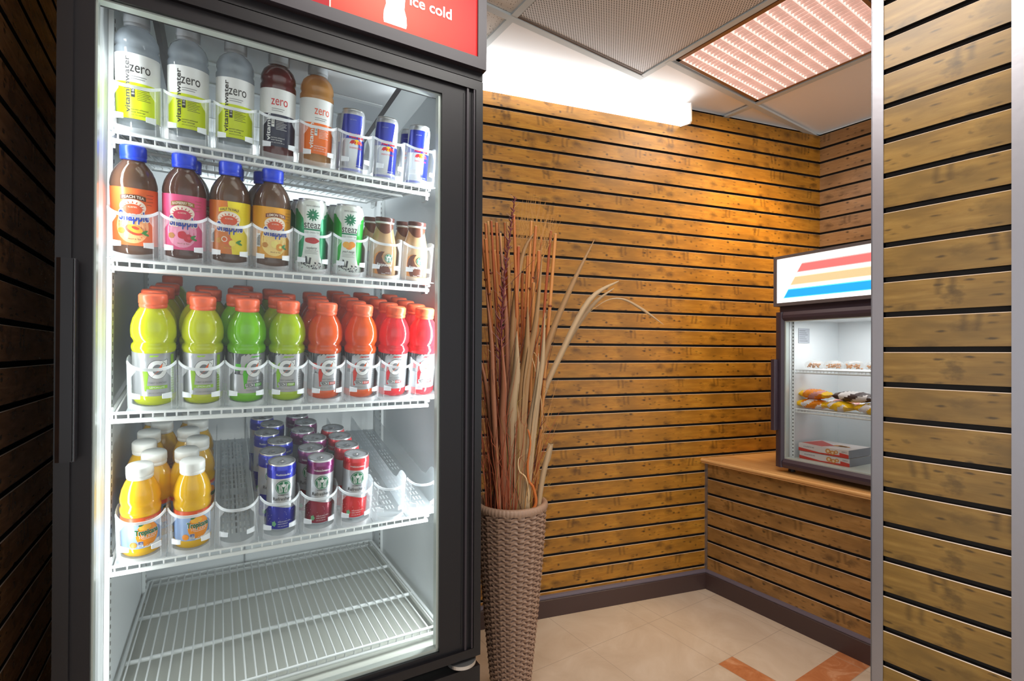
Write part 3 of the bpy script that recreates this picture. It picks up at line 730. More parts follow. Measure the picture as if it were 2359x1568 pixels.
# door
DR = bpy.data.objects.new('door', None); COL.objects.link(DR); DR.parent = FR
Z0, Z1 = 0.440, 1.790
mb = MB()
# raised outer rim
mb.box((0.0, -0.002, Z0), (0.020, 0.042, Z1), BLACKG); mb.box((W - 0.018, -0.002, Z0), (W, 0.042, Z1), BLACKG)
mb.box((0.020, -0.002, Z1 - 0.022), (W - 0.018, 0.042, Z1), BLACKG); mb.box((0.020, -0.002, Z0), (W - 0.018, 0.042, Z0 + 0.020), BLACKG)
mb.box((W - 0.0245, -0.0035, Z0 + 0.022), (W - 0.021, 0.0, Z1 - 0.024), DARKGREY)
# inner flat border
ix0, ix1, iz0, iz1 = 0.046, 0.662, 0.470, 1.742
mb.box((0.020, 0.006, Z0 + 0.02), (ix0, 0.040, Z1 - 0.022), BLACK); mb.box((ix1, 0.006, Z0 + 0.02), (W - 0.018, 0.040, Z1 - 0.022), BLACK)
mb.box((ix0, 0.006, iz1), (ix1, 0.040, Z1 - 0.022), BLACK); mb.box((ix0, 0.006, Z0 + 0.02), (ix1, 0.040, iz0), BLACK)
mb.box((0.715, 0.0048, Z0 + 0.034), (0.7165, 0.006, Z1 - 0.034), mat('door_seam', (14, 14, 16), 0.5)); mb.box((0.7215, 0.0, Z0 + 0.02), (0.7265, 0.006, Z1 - 0.022), DARKGREY)
mb.build('door_frame', DR)
mb = MB(); SPC = mat('glass_spacer', (196, 204, 198), 0.35, metal=0.3)
mb.box((ix1 - 0.006, 0.013, iz0), (ix1, 0.03, iz1), SPC); mb.box((ix0, 0.013, iz0), (ix0 + 0.003, 0.03, iz1), SPC)
mb.box((ix0, 0.013, iz0), (ix1, 0.03, iz0 + 0.007), SPC); mb.box((ix0, 0.013, iz1 - 0.003), (ix1, 0.03, iz1), SPC)
mb.build('glass_spacer', DR)
for y in (0.010, 0.031):
    mb = MB(); mb.add([(ix0, y, iz0), (ix1, y, iz0), (ix1, y, iz1), (ix0, y, iz1)], [(0, 1, 2, 3)], GLASS); mb.build('glass_pane', DR)
mb = MB(); mb.prism([(0.003, -0.004), (0.006, -0.021), (0.012, -0.025), (0.027, -0.025), (0.030, -0.021), (0.030, -0.004)], 'z', 0.975, 1.297, BLACKG)
mb.box((0.0295, -0.0255, 0.975), (0.0305, -0.0235, 1.297), DARKGREY); mb.build('handle', DR)
# hinge and kick panel
mb = MB(); n = 20
mb.prism([(0.70 + 0.034 * math.cos(PI + PI * i / n) + 0.022, 0.018 + 0.034 * math.sin(PI + PI * i / n)) for i in range(n + 1)], 'z', 0.425, 0.433, ALU); mb.build('hinge', FR)
mb = MB()
mb.box((0.0, 0.0, 0.385), (W, 0.045, 0.415), BLACKG); mb.box((0.0, 0.0, 0.05), (0.03, 0.045, 0.385), BLACKG); mb.box((W - 0.03, 0.0, 0.05), (W, 0.045, 0.385), BLACKG); mb.box((0.03, 0.012, 0.05), (W - 0.03, 0.045, 0.385), BLACK)
for i in range(14): mb.box((0.05, 0.008, 0.08 + i * 0.021), (W - 0.05, 0.013, 0.088 + i * 0.021), BLACKG)
mb.build('kick_panel', FR)
for x in (0.04, W - 0.08):
    mb = MB(); mb.lathe([(0.018, 0.0), (0.02, 0.006), (0.012, 0.012), (0.012, 0.05)], BLACK, 14)
    o = mb.build('foot', FR, loc=(x + 0.02, 0.09, 0)); o2 = o.copy(); COL.objects.link(o2); o2.location = (x + 0.02, D - 0.09, 0)
# illuminated sign
SGN = bpy.data.objects.new('sign', None); COL.objects.link(SGN); SGN.parent = FR
mb = MB()
mb.box((-0.002, -0.016, 1.812), (W + 0.002, 0.045, 1.838), DARKGREY); mb.box((-0.002, -0.016, 2.045), (W + 0.002, 0.045, 2.07), DARKGREY)
mb.box((-0.002, -0.016, 1.838), (0.018, 0.045, 2.045), DARKGREY); mb.box((W - 0.020, -0.016, 1.838), (W + 0.002, 0.045, 2.045), DARKGREY)
mb.box((0.0, 0.0, 1.793), (W, 0.045, 1.812), BLACK)
mb.build('sign_frame', SGN)
def sign_mat():
    m = bpy.data.materials.new('sign_red'); m.use_nodes = True; N = NT(m); b = m.node_tree.nodes['Principled BSDF']
    tc = N.n('TexCoord'); sp = N.n('SeparateXYZ'); N.l(tc.outputs['Object'], sp.inputs[0])
    # printed artwork: a paler orange burst around the bottle drawing
    dx = N.math('SUBTRACT', sp.outputs[0], 0.53); dz = N.math('SUBTRACT', sp.outputs[2], 1.90)
    d = N.math('SQRT', N.math('ADD', N.math('MULTIPLY', dx, dx), N.math('MULTIPLY', N.math('MULTIPLY', dz, dz), 1.6)))
    c = N.ramp(d, [(0.02, lin((255, 132, 104))), (0.12, lin((255, 92, 72))), (0.22, lin((250, 46, 46)))])
    b.inputs['Base Color'].default_value = lin((90, 6, 6)); b.inputs['Roughness'].default_value = 0.3; b.inputs['Specular IOR Level'].default_value = 0.12
    N.l(c, b.inputs['Emission Color']); b.inputs['Emission Strength'].default_value = 0.95
    return m
SR = sign_mat()
mb = MB(); mb.box((0.415, -0.010, 1.838), (W - 0.020, 0.02, 2.045), SR); mb.box((0.018, -0.010, 1.838), (0.413, 0.02, 2.045), mat('sign_dark_red', (90, 10, 16), 0.3, spec=0.12, emit=(206, 34, 44), strength=0.7))
mb.box((0.413, -0.0105, 1.838), (0.4155, 0.02, 2.045), mat('sign_divider', (255, 190, 150), 0.3, emit=(255, 190, 150), strength=0.9))
mb.build('sign_panel', SGN)
SWH = mat('sign_white', (255, 255, 255), 0.3, emit=(255, 255, 255), strength=1.3)
mb = MB()
prof = [(0.024, 1.848), (0.0255, 1.856), (0.0245, 1.872), (0.020, 1.888), (0.0215, 1.91), (0.025, 1.935), (0.024, 1.955), (0.014, 1.985), (0.0095, 2.005), (0.0095, 2.02), (0.012, 2.024), (0.012, 2.032)]
pts = [(0.547 + r, -0.0112, z) for r, z in prof] + [(0.547 - r, -0.0112, z) for r, z in prof[::-1]]
nn = len(prof)
mb.add(pts, [(i, i + 1, 2 * nn - 2 - i, 2 * nn - 1 - i)[::-1] for i in range(nn - 1)], SWH); mb.build('bottle_emblem', SGN)
mb = MB(); mb.flat_text('ice cold', (0.628, -0.0112, 1.916), (1, 0, 0), (0, 0, 1), 0.034, SWH, width=0.098, bold=0.012); mb.build('lettering', SGN)
# lamps inside the fridge, plus an added fill on the handle side
def floc(x, y, z): 
    u = yawdir(FY); v = Vector((-u.y, u.x, 0)); p = FO + u * x + v * y; return (p.x, p.y, z)
def fdir(x, y, z):
    u = yawdir(FY); v = Vector((-u.y, u.x, 0)); return u * x + v * y + Vector((0, 0, z))
light('fridge_lamp_and_fill', 'AREA', floc(W - 0.060, 0.060, 1.12), 5.0, (0.93, 0.98, 1.0), direction=fdir(-1, 0.55, 0), size=0.016, size_y=1.22)
light('fridge_lamp_and_fill', 'AREA', floc(0.050, 0.070, 1.12), 1.3, (0.95, 0.98, 1.0), direction=fdir(1, 0.5, 0), size=0.010, size_y=1.2)  # added fill that brightens the bottles on the handle side
light('fridge_lamp_and_fill', 'AREA', floc(0.38, 0.66, 1.765), 1.6, (0.95, 0.98, 1.0), direction=fdir(0, -0.2, -1), size=0.5, size_y=0.06)

# ------------------------------------------------------------------ small display cooler on the counter (local x along its front, y into it)
MO = Vector((1.157, 2.18, 0.0)); MY = 152
MF = thing('display_cooler', 'small black countertop display cooler with a white striped lit sign on the counter', 'fridge', loc=MO, rot=(0, 0, rz(MY)))
MW, MD = 0.46, 0.44; mz0, mz1 = 0.662, 1.332
FRMB = mat('cooler_frame', (66, 54, 64), 0.35)
mb = MB()
mb.box((0.0, 0.035, mz0), (0.02, MD, 1.345), FRMB); mb.box((MW - 0.02, 0.035, mz0), (MW, MD, 1.345), FRMB); mb.box((0.02, MD - 0.02, mz0), (MW - 0.02, MD, 1.345), FRMB)
mb.box((0.02, 0.035, mz0), (MW - 0.02, MD - 0.02, mz0 + 0.025), FRMB); mb.box((0.0, 0.02, 1.320), (MW, MD, 1.358), FRMB)
mb.build('cabinet', MF)
mb = MB()
mb.box((0.02, 0.04, 0.687), (0.032, MD - 0.02, 1.32), WHITE); mb.box((MW - 0.032, 0.04, 0.687), (MW - 0.02, MD - 0.02, 1.32), WHITE); mb.box((0.032, MD - 0.035, 0.687), (MW - 0.032, MD - 0.02, 1.32), WHITE)
mb.box((0.032, 0.04, 0.687), (MW - 0.032, MD - 0.035, 0.699), GREYFLOOR); mb.box((0.032, 0.04, 1.30), (MW - 0.032, MD - 0.035, 1.32), WHITE)
mb.build('liner', MF)
for x in (0.033, 0.215, MW - 0.043):
    mb = MB(); yb = 0.055 if x != 0.215 else MD - 0.039
    mb.box((x, yb, 0.70), (x + 0.010, yb + 0.003, 1.30), WHITEW)
    for i in range(38): mb.box((x + 0.003, yb - 0.0006, 0.71 + i * 0.0155), (x + 0.007, yb, 0.7155 + i * 0.0155), SLOT)
    mb.build('shelf_standard', MF)
mb = MB(); mb.box((0.0335, 0.10, 1.20), (0.0340, 0.18, 1.265), mat('spec_plate', (176, 180, 188), 0.4)); fl = 0
for i in range(6): mb.box((0.0341, 0.105, 1.208 + i * 0.009), (0.0343, 0.165 - 0.008 * (i % 3), 1.2105 + i * 0.009), PGREY)
mb.build('spec_plate', MF)
for z in (1.083, 0.912):
    mb = MB()
    mb.tube([(0.036, 0.075, z), (MW - 0.036, 0.075, z)], 0.003, WHITEW, 8); mb.tube([(0.036, 0.075, z - 0.013), (MW - 0.036, 0.075, z - 0.013)], 0.0035, WHITEW, 8)
    for i in range(27):
        x = 0.042 + i * 0.01445; mb.tube([(x, 0.075, z - 0.013), (x, 0.075, z), (x, MD - 0.045, z)], 0.0014, WHITEW, 5)
    mb.tube([(0.036, MD - 0.045, z - 0.002), (MW - 0.036, MD - 0.045, z - 0.002)], 0.003, WHITEW, 8)
    mb.build('shelf', MF)
MDR = bpy.data.objects.new('door', None); COL.objects.link(MDR); MDR.parent = MF
mb = MB()
mb.prism([(-0.004, 0.0), (0.012, -0.006), (0.022, -0.006), (0.03, 0.004), (0.03, 0.033), (-0.004, 0.033)], 'z', mz0, mz1, FRMB)
mb.prism([(MW + 0.004, 0.0), (MW - 0.012, -0.006), (MW - 0.022, -0.006), (MW - 0.03, 0.004), (MW - 0.03, 0.033), (MW + 0.004, 0.033)][::-1], 'z', mz0, mz1, FRMB)
mb.prism([(0.0, mz0), (-0.006, mz0 + 0.014), (-0.006, mz0 + 0.026), (0.004, mz0 + 0.038), (0.033, mz0 + 0.038), (0.033, mz0)][::-1], 'x', 0.03, MW - 0.03, FRMB)
mb.prism([(0.0, mz1), (-0.006, mz1 - 0.014), (-0.006, mz1 - 0.026), (0.004, mz1 - 0.038), (0.033, mz1 - 0.038), (0.033, mz1)], 'x', 0.03, MW - 0.03, FRMB)
mb.build('door_frame', MDR)
mb = MB()
for a, b in (((0.030, 0.008, 0.70), (0.036, 0.03, 1.294)), ((MW - 0.036, 0.008, 0.70), (MW - 0.03, 0.03, 1.294)), ((0.036, 0.008, 0.70), (MW - 0.036, 0.03, 0.706)), ((0.036, 0.008, 1.290), (MW - 0.036, 0.03, 1.294))): mb.box(a, b, SPC)
mb.build('glass_spacer', MDR)
mb = MB(); mb.add([(0.036, 0.012, 0.706), (MW - 0.036, 0.012, 0.706), (MW - 0.036, 0.012, 1.29), (0.036, 0.012, 1.29)], [(0, 1, 2, 3)], GLASS); mb.build('glass_pane', MDR)
mb = MB(); mb.prism([(-0.010, -0.004), (-0.008, -0.030), (-0.004, -0.034), (0.010, -0.034), (0.012, -0.030), (0.010, -0.004)], 'z', 0.822, 1.128, FRMB)
mb.build('handle', MDR)
MS = bpy.data.objects.new('sign', None); COL.objects.link(MS); MS.parent = MF
FRG = mat('sign_frame_grey', (96, 88, 90), 0.4)
sz0, sz1 = 1.358, 1.575
mb = MB()
mb.box((-0.014, -0.004, sz0), (MW + 0.014, 0.11, sz0 + 0.014), FRG); mb.box((-0.014, -0.004, sz1 - 0.012), (MW + 0.014, 0.11, sz1), FRG)
mb.box((-0.014, -0.004, sz0 + 0.014), (0.0, 0.11, sz1 - 0.012), FRG); mb.box((MW, -0.004, sz0 + 0.014), (MW + 0.014, 0.11, sz1 - 0.012), FRG)
mb.build('sign_frame', MS)
mb = MB(); SWP = mat('sign_panel_white', (240, 238, 232), 0.3, emit=(255, 252, 246), strength=0.98)
mb.box((0.0, 0.0, sz0 + 0.014), (MW, 0.10, sz1 - 0.012), SWP); mb.build('sign_panel', MS)
for nm, z, x, hz, c, e in (('red', 1.495, 0.088, 0.037, (240, 110, 110), (240, 112, 112)), ('yellow', 1.443, 0.058, 0.037, (120, 100, 70), (255, 226, 170)), ('blue', 1.391, 0.029, 0.038, (40, 160, 232), (36, 158, 234))):
    mb = MB(); m_ = mat('stripe_' + nm, c, 0.3, emit=e, strength=0.85); lt = mat('stripe_edge_' + nm, tuple(min(255, v + 60) for v in c), 0.3, emit=tuple(min(255, v + 60) for v in e), strength=0.85)
    mb.add([(x, -0.0006, z), (MW - 0.03, -0.0006, z), (MW - 0.03, -0.0006, z + hz), (x + 0.0225, -0.0006, z + hz)], [(0, 1, 2, 3)], lt)
    mb.add([(x + 0.005, -0.0010, z + 0.003), (MW - 0.03, -0.0010, z + 0.003), (MW - 0.03, -0.0010, z + hz - 0.004), (x + 0.0235, -0.0010, z + hz - 0.004)], [(0, 1, 2, 3)], m_)
    mb.build('stripe', MS)
for x, y in ((0.03, 0.06), (MW - 0.03, 0.06), (0.03, MD - 0.04), (MW - 0.03, MD - 0.04)):
    mb = MB(); mb.lathe([(0.014, 0.6405), (0.012, mz0)], BLACK, 12); mb.build('foot', MF, loc=(x, y, 0))
MU = yawdir(MY); MV = Vector((-MU.y, MU.x, 0))
def mloc(x, y, z): return MO + MU * x + MV * y + Vector((0, 0, z))
light('cooler_light', 'AREA', tuple(mloc(0.23, 0.16, 1.293)), 1.3, (0.95, 0.98, 1.0), direction=(0, 0, -1), size=0.3, size_y=0.06)
# wrapped snacks
def snack_bag(name, label, ca, cb, cc, L=0.13, Wd=0.075, H=0.045, group=None, seed=0, loc=None, yaw=0.0, roll=0.0):
    rnd = random.Random(seed); mb = MB(); nu, nv = 22, 20; vs = []; cols = []
    for i in range(nu + 1):
        t = i / nu; e = min(t, 1 - t) * nu
        env = 0.12 if e < 1 else (0.2 if e < 2 else min(1.0, 0.55 + 0.45 * math.sin(PI * (t - 0.08) / 0.84)))
        for k in range(nv):
            a = 2 * PI * k / nv; cr = 1 + 0.07 * math.sin(5 * a + 9 * t * (1 + seed)) + 0.05 * rnd.uniform(-1, 1)
            hh = H / 2 * env if e >= 2 else 0.0015
            vs.append(((t - 0.5) * L, Wd / 2 * (0.85 + 0.15 * env) * math.cos(a) * (cr if e >= 2 else 1), H / 2 + hh * math.sin(a) * cr))
    groups = {0: [], 1: [], 2: []}
    for i in range(nu):
        for k in range(nv):
            q = (i * nv + k, i * nv + (k + 1) % nv, (i + 1) * nv + (k + 1) % nv, (i + 1) * nv + k)
            t = i / nu; g = 0 if (t < 0.22 or t > 0.85) else (1 if (math.sin(t * 11 + k * 0.7 + seed) > -0.2) else 2)
            groups[g].append(q)
    for g, c in ((0, ca), (1, cb), (2, cc)): mb.add(vs, groups[g], c, True)
    mb.add(vs[:nv], [tuple(range(nv))], ca); mb.add(vs[-nv:], [tuple(range(nv))], ca)
    o = mb.build(name, label=label, category='snack', group=group)
    o.location = loc; o.rotation_euler = (roll, 0, yaw + rz(MY)); return o
YB = mat('bag_yellow', (250, 196, 20), 0.25); OB = mat('bag_orange', (240, 140, 24), 0.25); WB = mat('bag_white', (236, 226, 222), 0.3); CB_ = mat('bag_choc_spots', (74, 52, 46), 0.4); PB_ = mat('bag_pink', (222, 150, 140), 0.3); CLR = mat('bag_clear', (238, 236, 232), 0.1, alpha=0.22, coat=1.0); GRN = mat('granola', (196, 134, 72), 0.7)
SBG = 'wrapped snacks in the small display cooler'
zz = 0.9135
snack_bag('snack_pack', 'orange wrapped snack lying at the handle end of the lower cooler shelf row', YB, OB, WB, seed=1, loc=mloc(0.082, 0.13, zz), yaw=0.1, group=SBG)
snack_bag('snack_pack', 'yellow wrapped snack in the middle of the cooler shelf bottom row', YB, YB, WB, seed=2, loc=mloc(0.195, 0.13, zz), yaw=-0.2, group=SBG, L=0.115)
snack_bag('snack_pack', 'yellow and white snack beside the steel corner post in the cooler', YB, WB, YB, seed=3, loc=mloc(0.315, 0.13, zz), yaw=-0.25, group=SBG, L=0.12)
snack_bag('snack_pack', 'orange snack pack lying on top of the orange one in the cooler', YB, OB, PB_, seed=4, loc=mloc(0.088, 0.135, zz + 0.042), yaw=-0.05, group=SBG)
snack_bag('snack_pack', 'white snack pack with dark chocolate spots on top of the yellow packs', CB_, WB, CB_, seed=5, loc=mloc(0.245, 0.14, zz + 0.042), yaw=-0.05, group=SBG, L=0.17)
snack_bag('snack_pack', 'pale snack pack at the back of the cooler shelf behind the others', WB, PB_, OB, seed=6, loc=mloc(0.15, 0.25, zz), yaw=0.3, group=SBG, L=0.15)
for i, (x, t) in enumerate(((0.085, 'at the handle end of'), (0.165, 'second along'), (0.245, 'third along'), (0.325, 'beside the corner post on'))):
    o = thing('granola_tub', 'clear domed tub of granola %s the upper cooler shelf' % t, 'tub', loc=mloc(x, 0.13, 1.0865), rot=(0, 0, rz(MY)), group='clear snack tubs on the upper cooler shelf')
    mb = MB(); mb.lathe([(0.030, 0.0), (0.034, 0.006), (0.036, 0.014), (0.036, 0.022), (0.033, 0.030), (0.022, 0.037), (0.0001, 0.040)], CLR, 20); mb.build('shell', o)
    mb = MB(); rnd = random.Random(i)
    for k in range(46):
        a = rnd.uniform(0, 6.28); q = 0.027 * math.sqrt(rnd.random()); h = rnd.uniform(0.006, 0.024); s_ = rnd.uniform(0.003, 0.006); c = (q * math.cos(a), q * math.sin(a), h)
        mb.add([(c[0] + s_, c[1], c[2]), (c[0] - s_, c[1], c[2]), (c[0], c[1] + s_, c[2]), (c[0], c[1] - s_, c[2]), (c[0], c[1], c[2] + s_ * 0.7), (c[0], c[1], c[2] - s_ * 0.7)], [(0, 2, 4), (2, 1, 4), (1, 3, 4), (3, 0, 4), (2, 0, 5), (1, 2, 5), (3, 1, 5), (0, 3, 5)], GRN)
    mb.build('granola', o, kind='stuff')
def carton(label, loc, yaw, L=0.205, Dp=0.16, H=0.032):
    o = thing('snack_carton', label, 'carton', loc=loc, rot=(0, 0, rz(MY) + yaw), group='flat cartons on the cooler floor')
    mb = MB(); mb.box((0, 0, 0), (L, Dp, H), mat('carton_white', (232, 222, 220), 0.4)); mb.box((L, 0.0, 0.0), (L + 0.0004, Dp, H), mat('carton_grey', (150, 148, 156), 0.4)); mb.build('box', o)
    mb = MB(); RDB = mat('carton_red', (214, 74, 64), 0.4)
    mb.add([(0.0, -0.0004, 0.0), (L, -0.0004, 0.0), (L, -0.0004, 0.009), (0.09, -0.0004, 0.005), (0, -0.0004, 0.014)], [(0, 1, 2, 3, 4)], RDB)
    mb.add([(0.0, 0.02, H + 0.0003), (0.1, 0.0, H + 0.0003), (0.12, 0.06, H + 0.0003), (0.02, Dp - 0.02, H + 0.0003)], [(0, 1, 2, 3)], RDB)
    mb.add([(L - 0.035, -0.0006, 0.002), (L, -0.0006, 0.002), (L, -0.0006, 0.014), (L - 0.035, -0.0006, 0.018)], [(0, 1, 2, 3)], RDB)
    PS = mat('carton_pastry', (222, 152, 80), 0.5); PS2 = mat('carton_icing', (240, 214, 180), 0.5)
    for (x, z, rr) in ((0.125, 0.017, 0.011), (0.143, 0.013, 0.010), (0.157, 0.018, 0.008)):
        mb.add([(x + rr * math.cos(2 * PI * k / 12), -0.0008, z + rr * 0.9 * math.sin(2 * PI * k / 12)) for k in range(12)], [tuple(range(12))], PS)
        mb.add([(x + rr * 0.5 * math.cos(2 * PI * k / 8), -0.0010, z + rr * 0.5 * math.sin(2 * PI * k / 8)) for k in range(8)], [tuple(range(8))], PS2)
        mb.add([(x + rr * 1.6 * math.cos(2 * PI * k / 12), 0.075 + rr * 1.8 * math.sin(2 * PI * k / 12), H + 0.0006) for k in range(12)], [tuple(range(12))], PS)
    mb.flat_text('cuisine', (0.045, -0.0008, 0.022), (1, 0, 0), (0, 0, 1), 0.010, PGREY, width=0.045); mb.flat_text('ZERO', (L - 0.017, -0.0009, 0.023), (1, 0, 0), (0, 0, 1), 0.008, PGREY, width=0.02)
    mb.build('printed_sleeve', o); return o
carton('flat snack carton with red bands lying on the cooler floor', mloc(0.048, 0.085, 0.6995), 0.0)
carton('flat snack carton with red bands stacked on top of the other one', mloc(0.046, 0.082, 0.7335), 0.0)

# ------------------------------------------------------------------ drinks: one of each kind
def liquid(name, rgb, alpha=None, tr=0.45):
    return mat(name, rgb, 0.12, coat=0.8, translucent=tr, alpha=alpha)
CLEARB = mat('clear_bottle_plastic', (176, 186, 196), 0.08, coat=1.0, translucent=0.4, alpha=0.62)
def can_lid(mb, r, z):
    mb.lathe([(r, z - 0.004), (r + 0.0012, z), (r - 0.001, z + 0.0012), (r - 0.0028, z - 0.0035), (0.0001, z - 0.0035)], ALU, 28)
    # opening tab
    k = 12; zz = z - 0.0018
    ov = [(0.0075 * math.cos(2 * PI * i / k), -0.003 + 0.011 * math.sin(2 * PI * i / k)) for i in range(k)]
    mb.prism(ov, 'z', zz - 0.0008, zz + 0.0006, SILVER)
    mb.lathe([(0.0032, zz + 0.0006), (0.0022, zz + 0.0018)], ALU, 10)
    mb.add([(0.0042 * math.cos(2 * PI * i / k), -0.0075 + 0.0042 * math.sin(2 * PI * i / k), zz + 0.0009) for i in range(k)], [tuple(range(k))], PGREY)
def fine_lines(mb, R, x0, x1, z0, z1, n, mt, h=0.0007):
    for i in range(n):
        z = z1 - (z1 - z0) * i / max(1, n - 1); e = x1 - (x1 - x0) * (0.0, 0.12, 0.05, 0.3)[i % 4]
        mb.quadstrip(R, [(z, x0, e), (z + h, x0, e)], mt, 4)
def green_round_emblem(mb, R, x, z, r, ring_only=False):
    """round green emblem with white wavy strands and a star above"""
    G = mat('emblem_green', (0, 112, 74), 0.4)
    mb.disc(R, x, z, r, r, G, 24); R2 = R + 0.0003
    mb.ring(R2, x, z, r * 0.86, r * 0.90, PWHITE)
    mb.disc(R2, x, z + r * 0.28, r * 0.2, r * 0.25, PWHITE, 12)
    st = []
    for i in range(10):
        a = PI / 2 + i * PI / 5; q = r * (0.16 if i % 2 == 0 else 0.07); st.append((x + q * math.cos(a), z + r * 0.66 + q * math.sin(a)))
    mb.poly(R2, st, PWHITE)
    for sx in (-1, 1):
        for j in range(3):
            rows = []
            for i in range(9):
                t = i / 8; zz = z + r * (0.45 - 1.15 * t); cx = x + sx * r * (0.22 + 0.19 * j + 0.05 * math.sin(t * 7 + j)) * (1 - 0.35 * t * t)
                rows.append((zz, cx - r * 0.045, cx + r * 0.045))
            mb.quadstrip(R2, rows, PWHITE, 1)

def vitamin_bottle(kind):
    liq, band_c, tx, zc = {'lemon': (CLEARB, (206, 222, 8), PBLACK, PBLACK), 'berry': (liquid('drink_dark_red', (96, 30, 34), tr=0.25), (30, 34, 62), PWHITE, mat('print_red', (206, 40, 50), 0.4)),
                           'orange': (liquid('drink_amber', (216, 158, 92), alpha=0.9), (238, 112, 26), PWHITE, mat('print_coral', (232, 92, 62), 0.4))}[kind]
    root = thing('vitamin_drink_bottle', 'bottle', 'bottle')
    mb = MB(); mb.lathe([(0.028, 0.0), (0.0335, 0.004), (0.0345, 0.012), (0.034, 0.026), (0.0348, 0.030), (0.0348, 0.142), (0.0352, 0.146), (0.0352, 0.152), (0.0325, 0.157), (0.0345, 0.163), (0.0338, 0.172), (0.029, 0.183), (0.022, 0.190), (0.0165, 0.193), (0.0165, 0.197)], liq, 30)
    mb.build('body', root)
    mb = MB(); CW = mat('cap_frosted_white', (192, 196, 202), 0.35, translucent=0.2)
    mb.lathe([(0.0200, 0.1935), (0.0205, 0.198), (0.0198, 0.1985), (0.0205, 0.2), (0.0200, 0.217), (0.018, 0.220), (0.0001, 0.220)], CW, 36, rfun=lambda r, z, a: r + (0.0004 * math.cos(36 * a / 2) if 0.199 < z < 0.218 else 0)); mb.build('cap', root)
    mb = MB(); R = 0.0351; B = mat('band_' + kind, band_c, 0.35)
    mb.band(R, 0.092, 0.142, PWHITE); mb.band(R, 0.028, 0.092, B); R += 0.0003
    mb.text(R, 'zero', 0.006, 0.119, 0.0265, zc, width=0.033)
    mb.text(R, 'vitaminwater', -0.0155, 0.087, 0.0125, tx if kind != 'lemon' else PBLACK, rot=PI / 2, width=0.098, bold=0.018)
    mb.poly(R, [(-0.009, 0.066), (-0.003, 0.066), (-0.003, 0.086), (-0.009, 0.086)], PBLACK if kind == 'lemon' else PWHITE)
    mb.text(R + 0.0002, 'B 60', -0.006, 0.076, 0.006, PWHITE if kind == 'lemon' else PBLACK, rot=PI / 2)
    fine_lines(mb, R, 0.0, 0.022, 0.062, 0.086, 9, tx)
    fine_lines(mb, R, -0.009, 0.016, 0.098, 0.102, 2, PGREY, h=0.001)
    mb.text(R, 'nutrient enhanced', 0.004, 0.045, 0.0042, tx, width=0.027); mb.text(R, 'water beverage', 0.0015, 0.0405, 0.0042, tx, width=0.022)
    mb.text(R, '20 FL OZ (1.25 PT) 591 mL', 0.004, 0.035, 0.003, tx, width=0.027)
    mb.build('label', root)
    if kind != 'lemon':
        mb = MB(); mb.lathe([(0.0168, 0.187), (0.0172, 0.1925)], mat('neck_ring_red', (196, 66, 60), 0.4), 24); mb.build('neck_ring', root)
    return root

def energy_can():
    root = thing('energy_drink_can', 'can', 'can'); BL = mat('can_blue', (34, 52, 168), 0.25, metal=0.35, coat=0.5); SV = mat('can_silver', (206, 210, 216), 0.25, metal=0.5)
    R = 0.0265
    mb = MB(); mb.lathe([(0.021, 0.0), (0.024, 0.003), (R, 0.010), (R, 0.128), (0.0255, 0.1335), (0.0238, 0.138)], SV, 30); mb.build('can_body', root)
    mb = MB(); can_lid(mb, 0.0235, 0.1405); mb.build('lid', root)
    mb = MB(); R += 0.0002; h = PI * R / 2
    def slant(x0, x1, sl, z0, z1, mt):
        rows = [(z0 + (z1 - z0) * i / 6, x0 + sl * i / 6, x1 + sl * i / 6) for i in range(7)]; mb.quadstrip(R, rows, mt, 10)
    slant(-0.040, 0.009, 0.008, 0.076, 0.128, BL); slant(0.003, 0.030, 0.005, 0.016, 0.076, BL)
    slant(0.045, 0.075, 0.006, 0.076, 0.128, BL); slant(-0.062, -0.042, 0.004, 0.016, 0.076, BL)
    mb.band(R, 0.006, 0.011, BL)
    RD = mat('can_red', (216, 32, 44), 0.35); YL = mat('can_yellow', (246, 200, 30), 0.35)
    R2 = R + 0.0003
    mb.text(R2, 'Red Bull', 0.002, 0.083, 0.0145, RD, width=0.034, bold=0.03)
    mb.disc(R2, 0.002, 0.070, 0.0055, 0.0055, YL, 16)
    for s_ in (-1, 1):   # two charging bulls
        b = [(0.0005, 0.068), (0.003, 0.0715), (0.0065, 0.0735), (0.0115, 0.0725), (0.0145, 0.069), (0.0160, 0.0645), (0.0125, 0.0665), (0.0105, 0.0635), (0.0085, 0.0665), (0.005, 0.066), (0.003, 0.0635), (0.003, 0.067)]
        mb.poly(R2 + 0.0002, [(0.002 + s_ * x, z) for x, z in b][::s_], RD)
    mb.text(R2, 'ENERGY DRINK', 0.002, 0.057, 0.0048, RD, width=0.030)
    mb.text(R2, 'with taurine', -0.008, 0.117, 0.003, mat('print_lilac', (176, 184, 226), 0.4), width=0.014)
    mb.text(R2, '8.4 FL OZ (250 mL)', 0.011, 0.0195, 0.003, PWHITE, width=0.018)
    mb.build('printed_wrap', root); return root

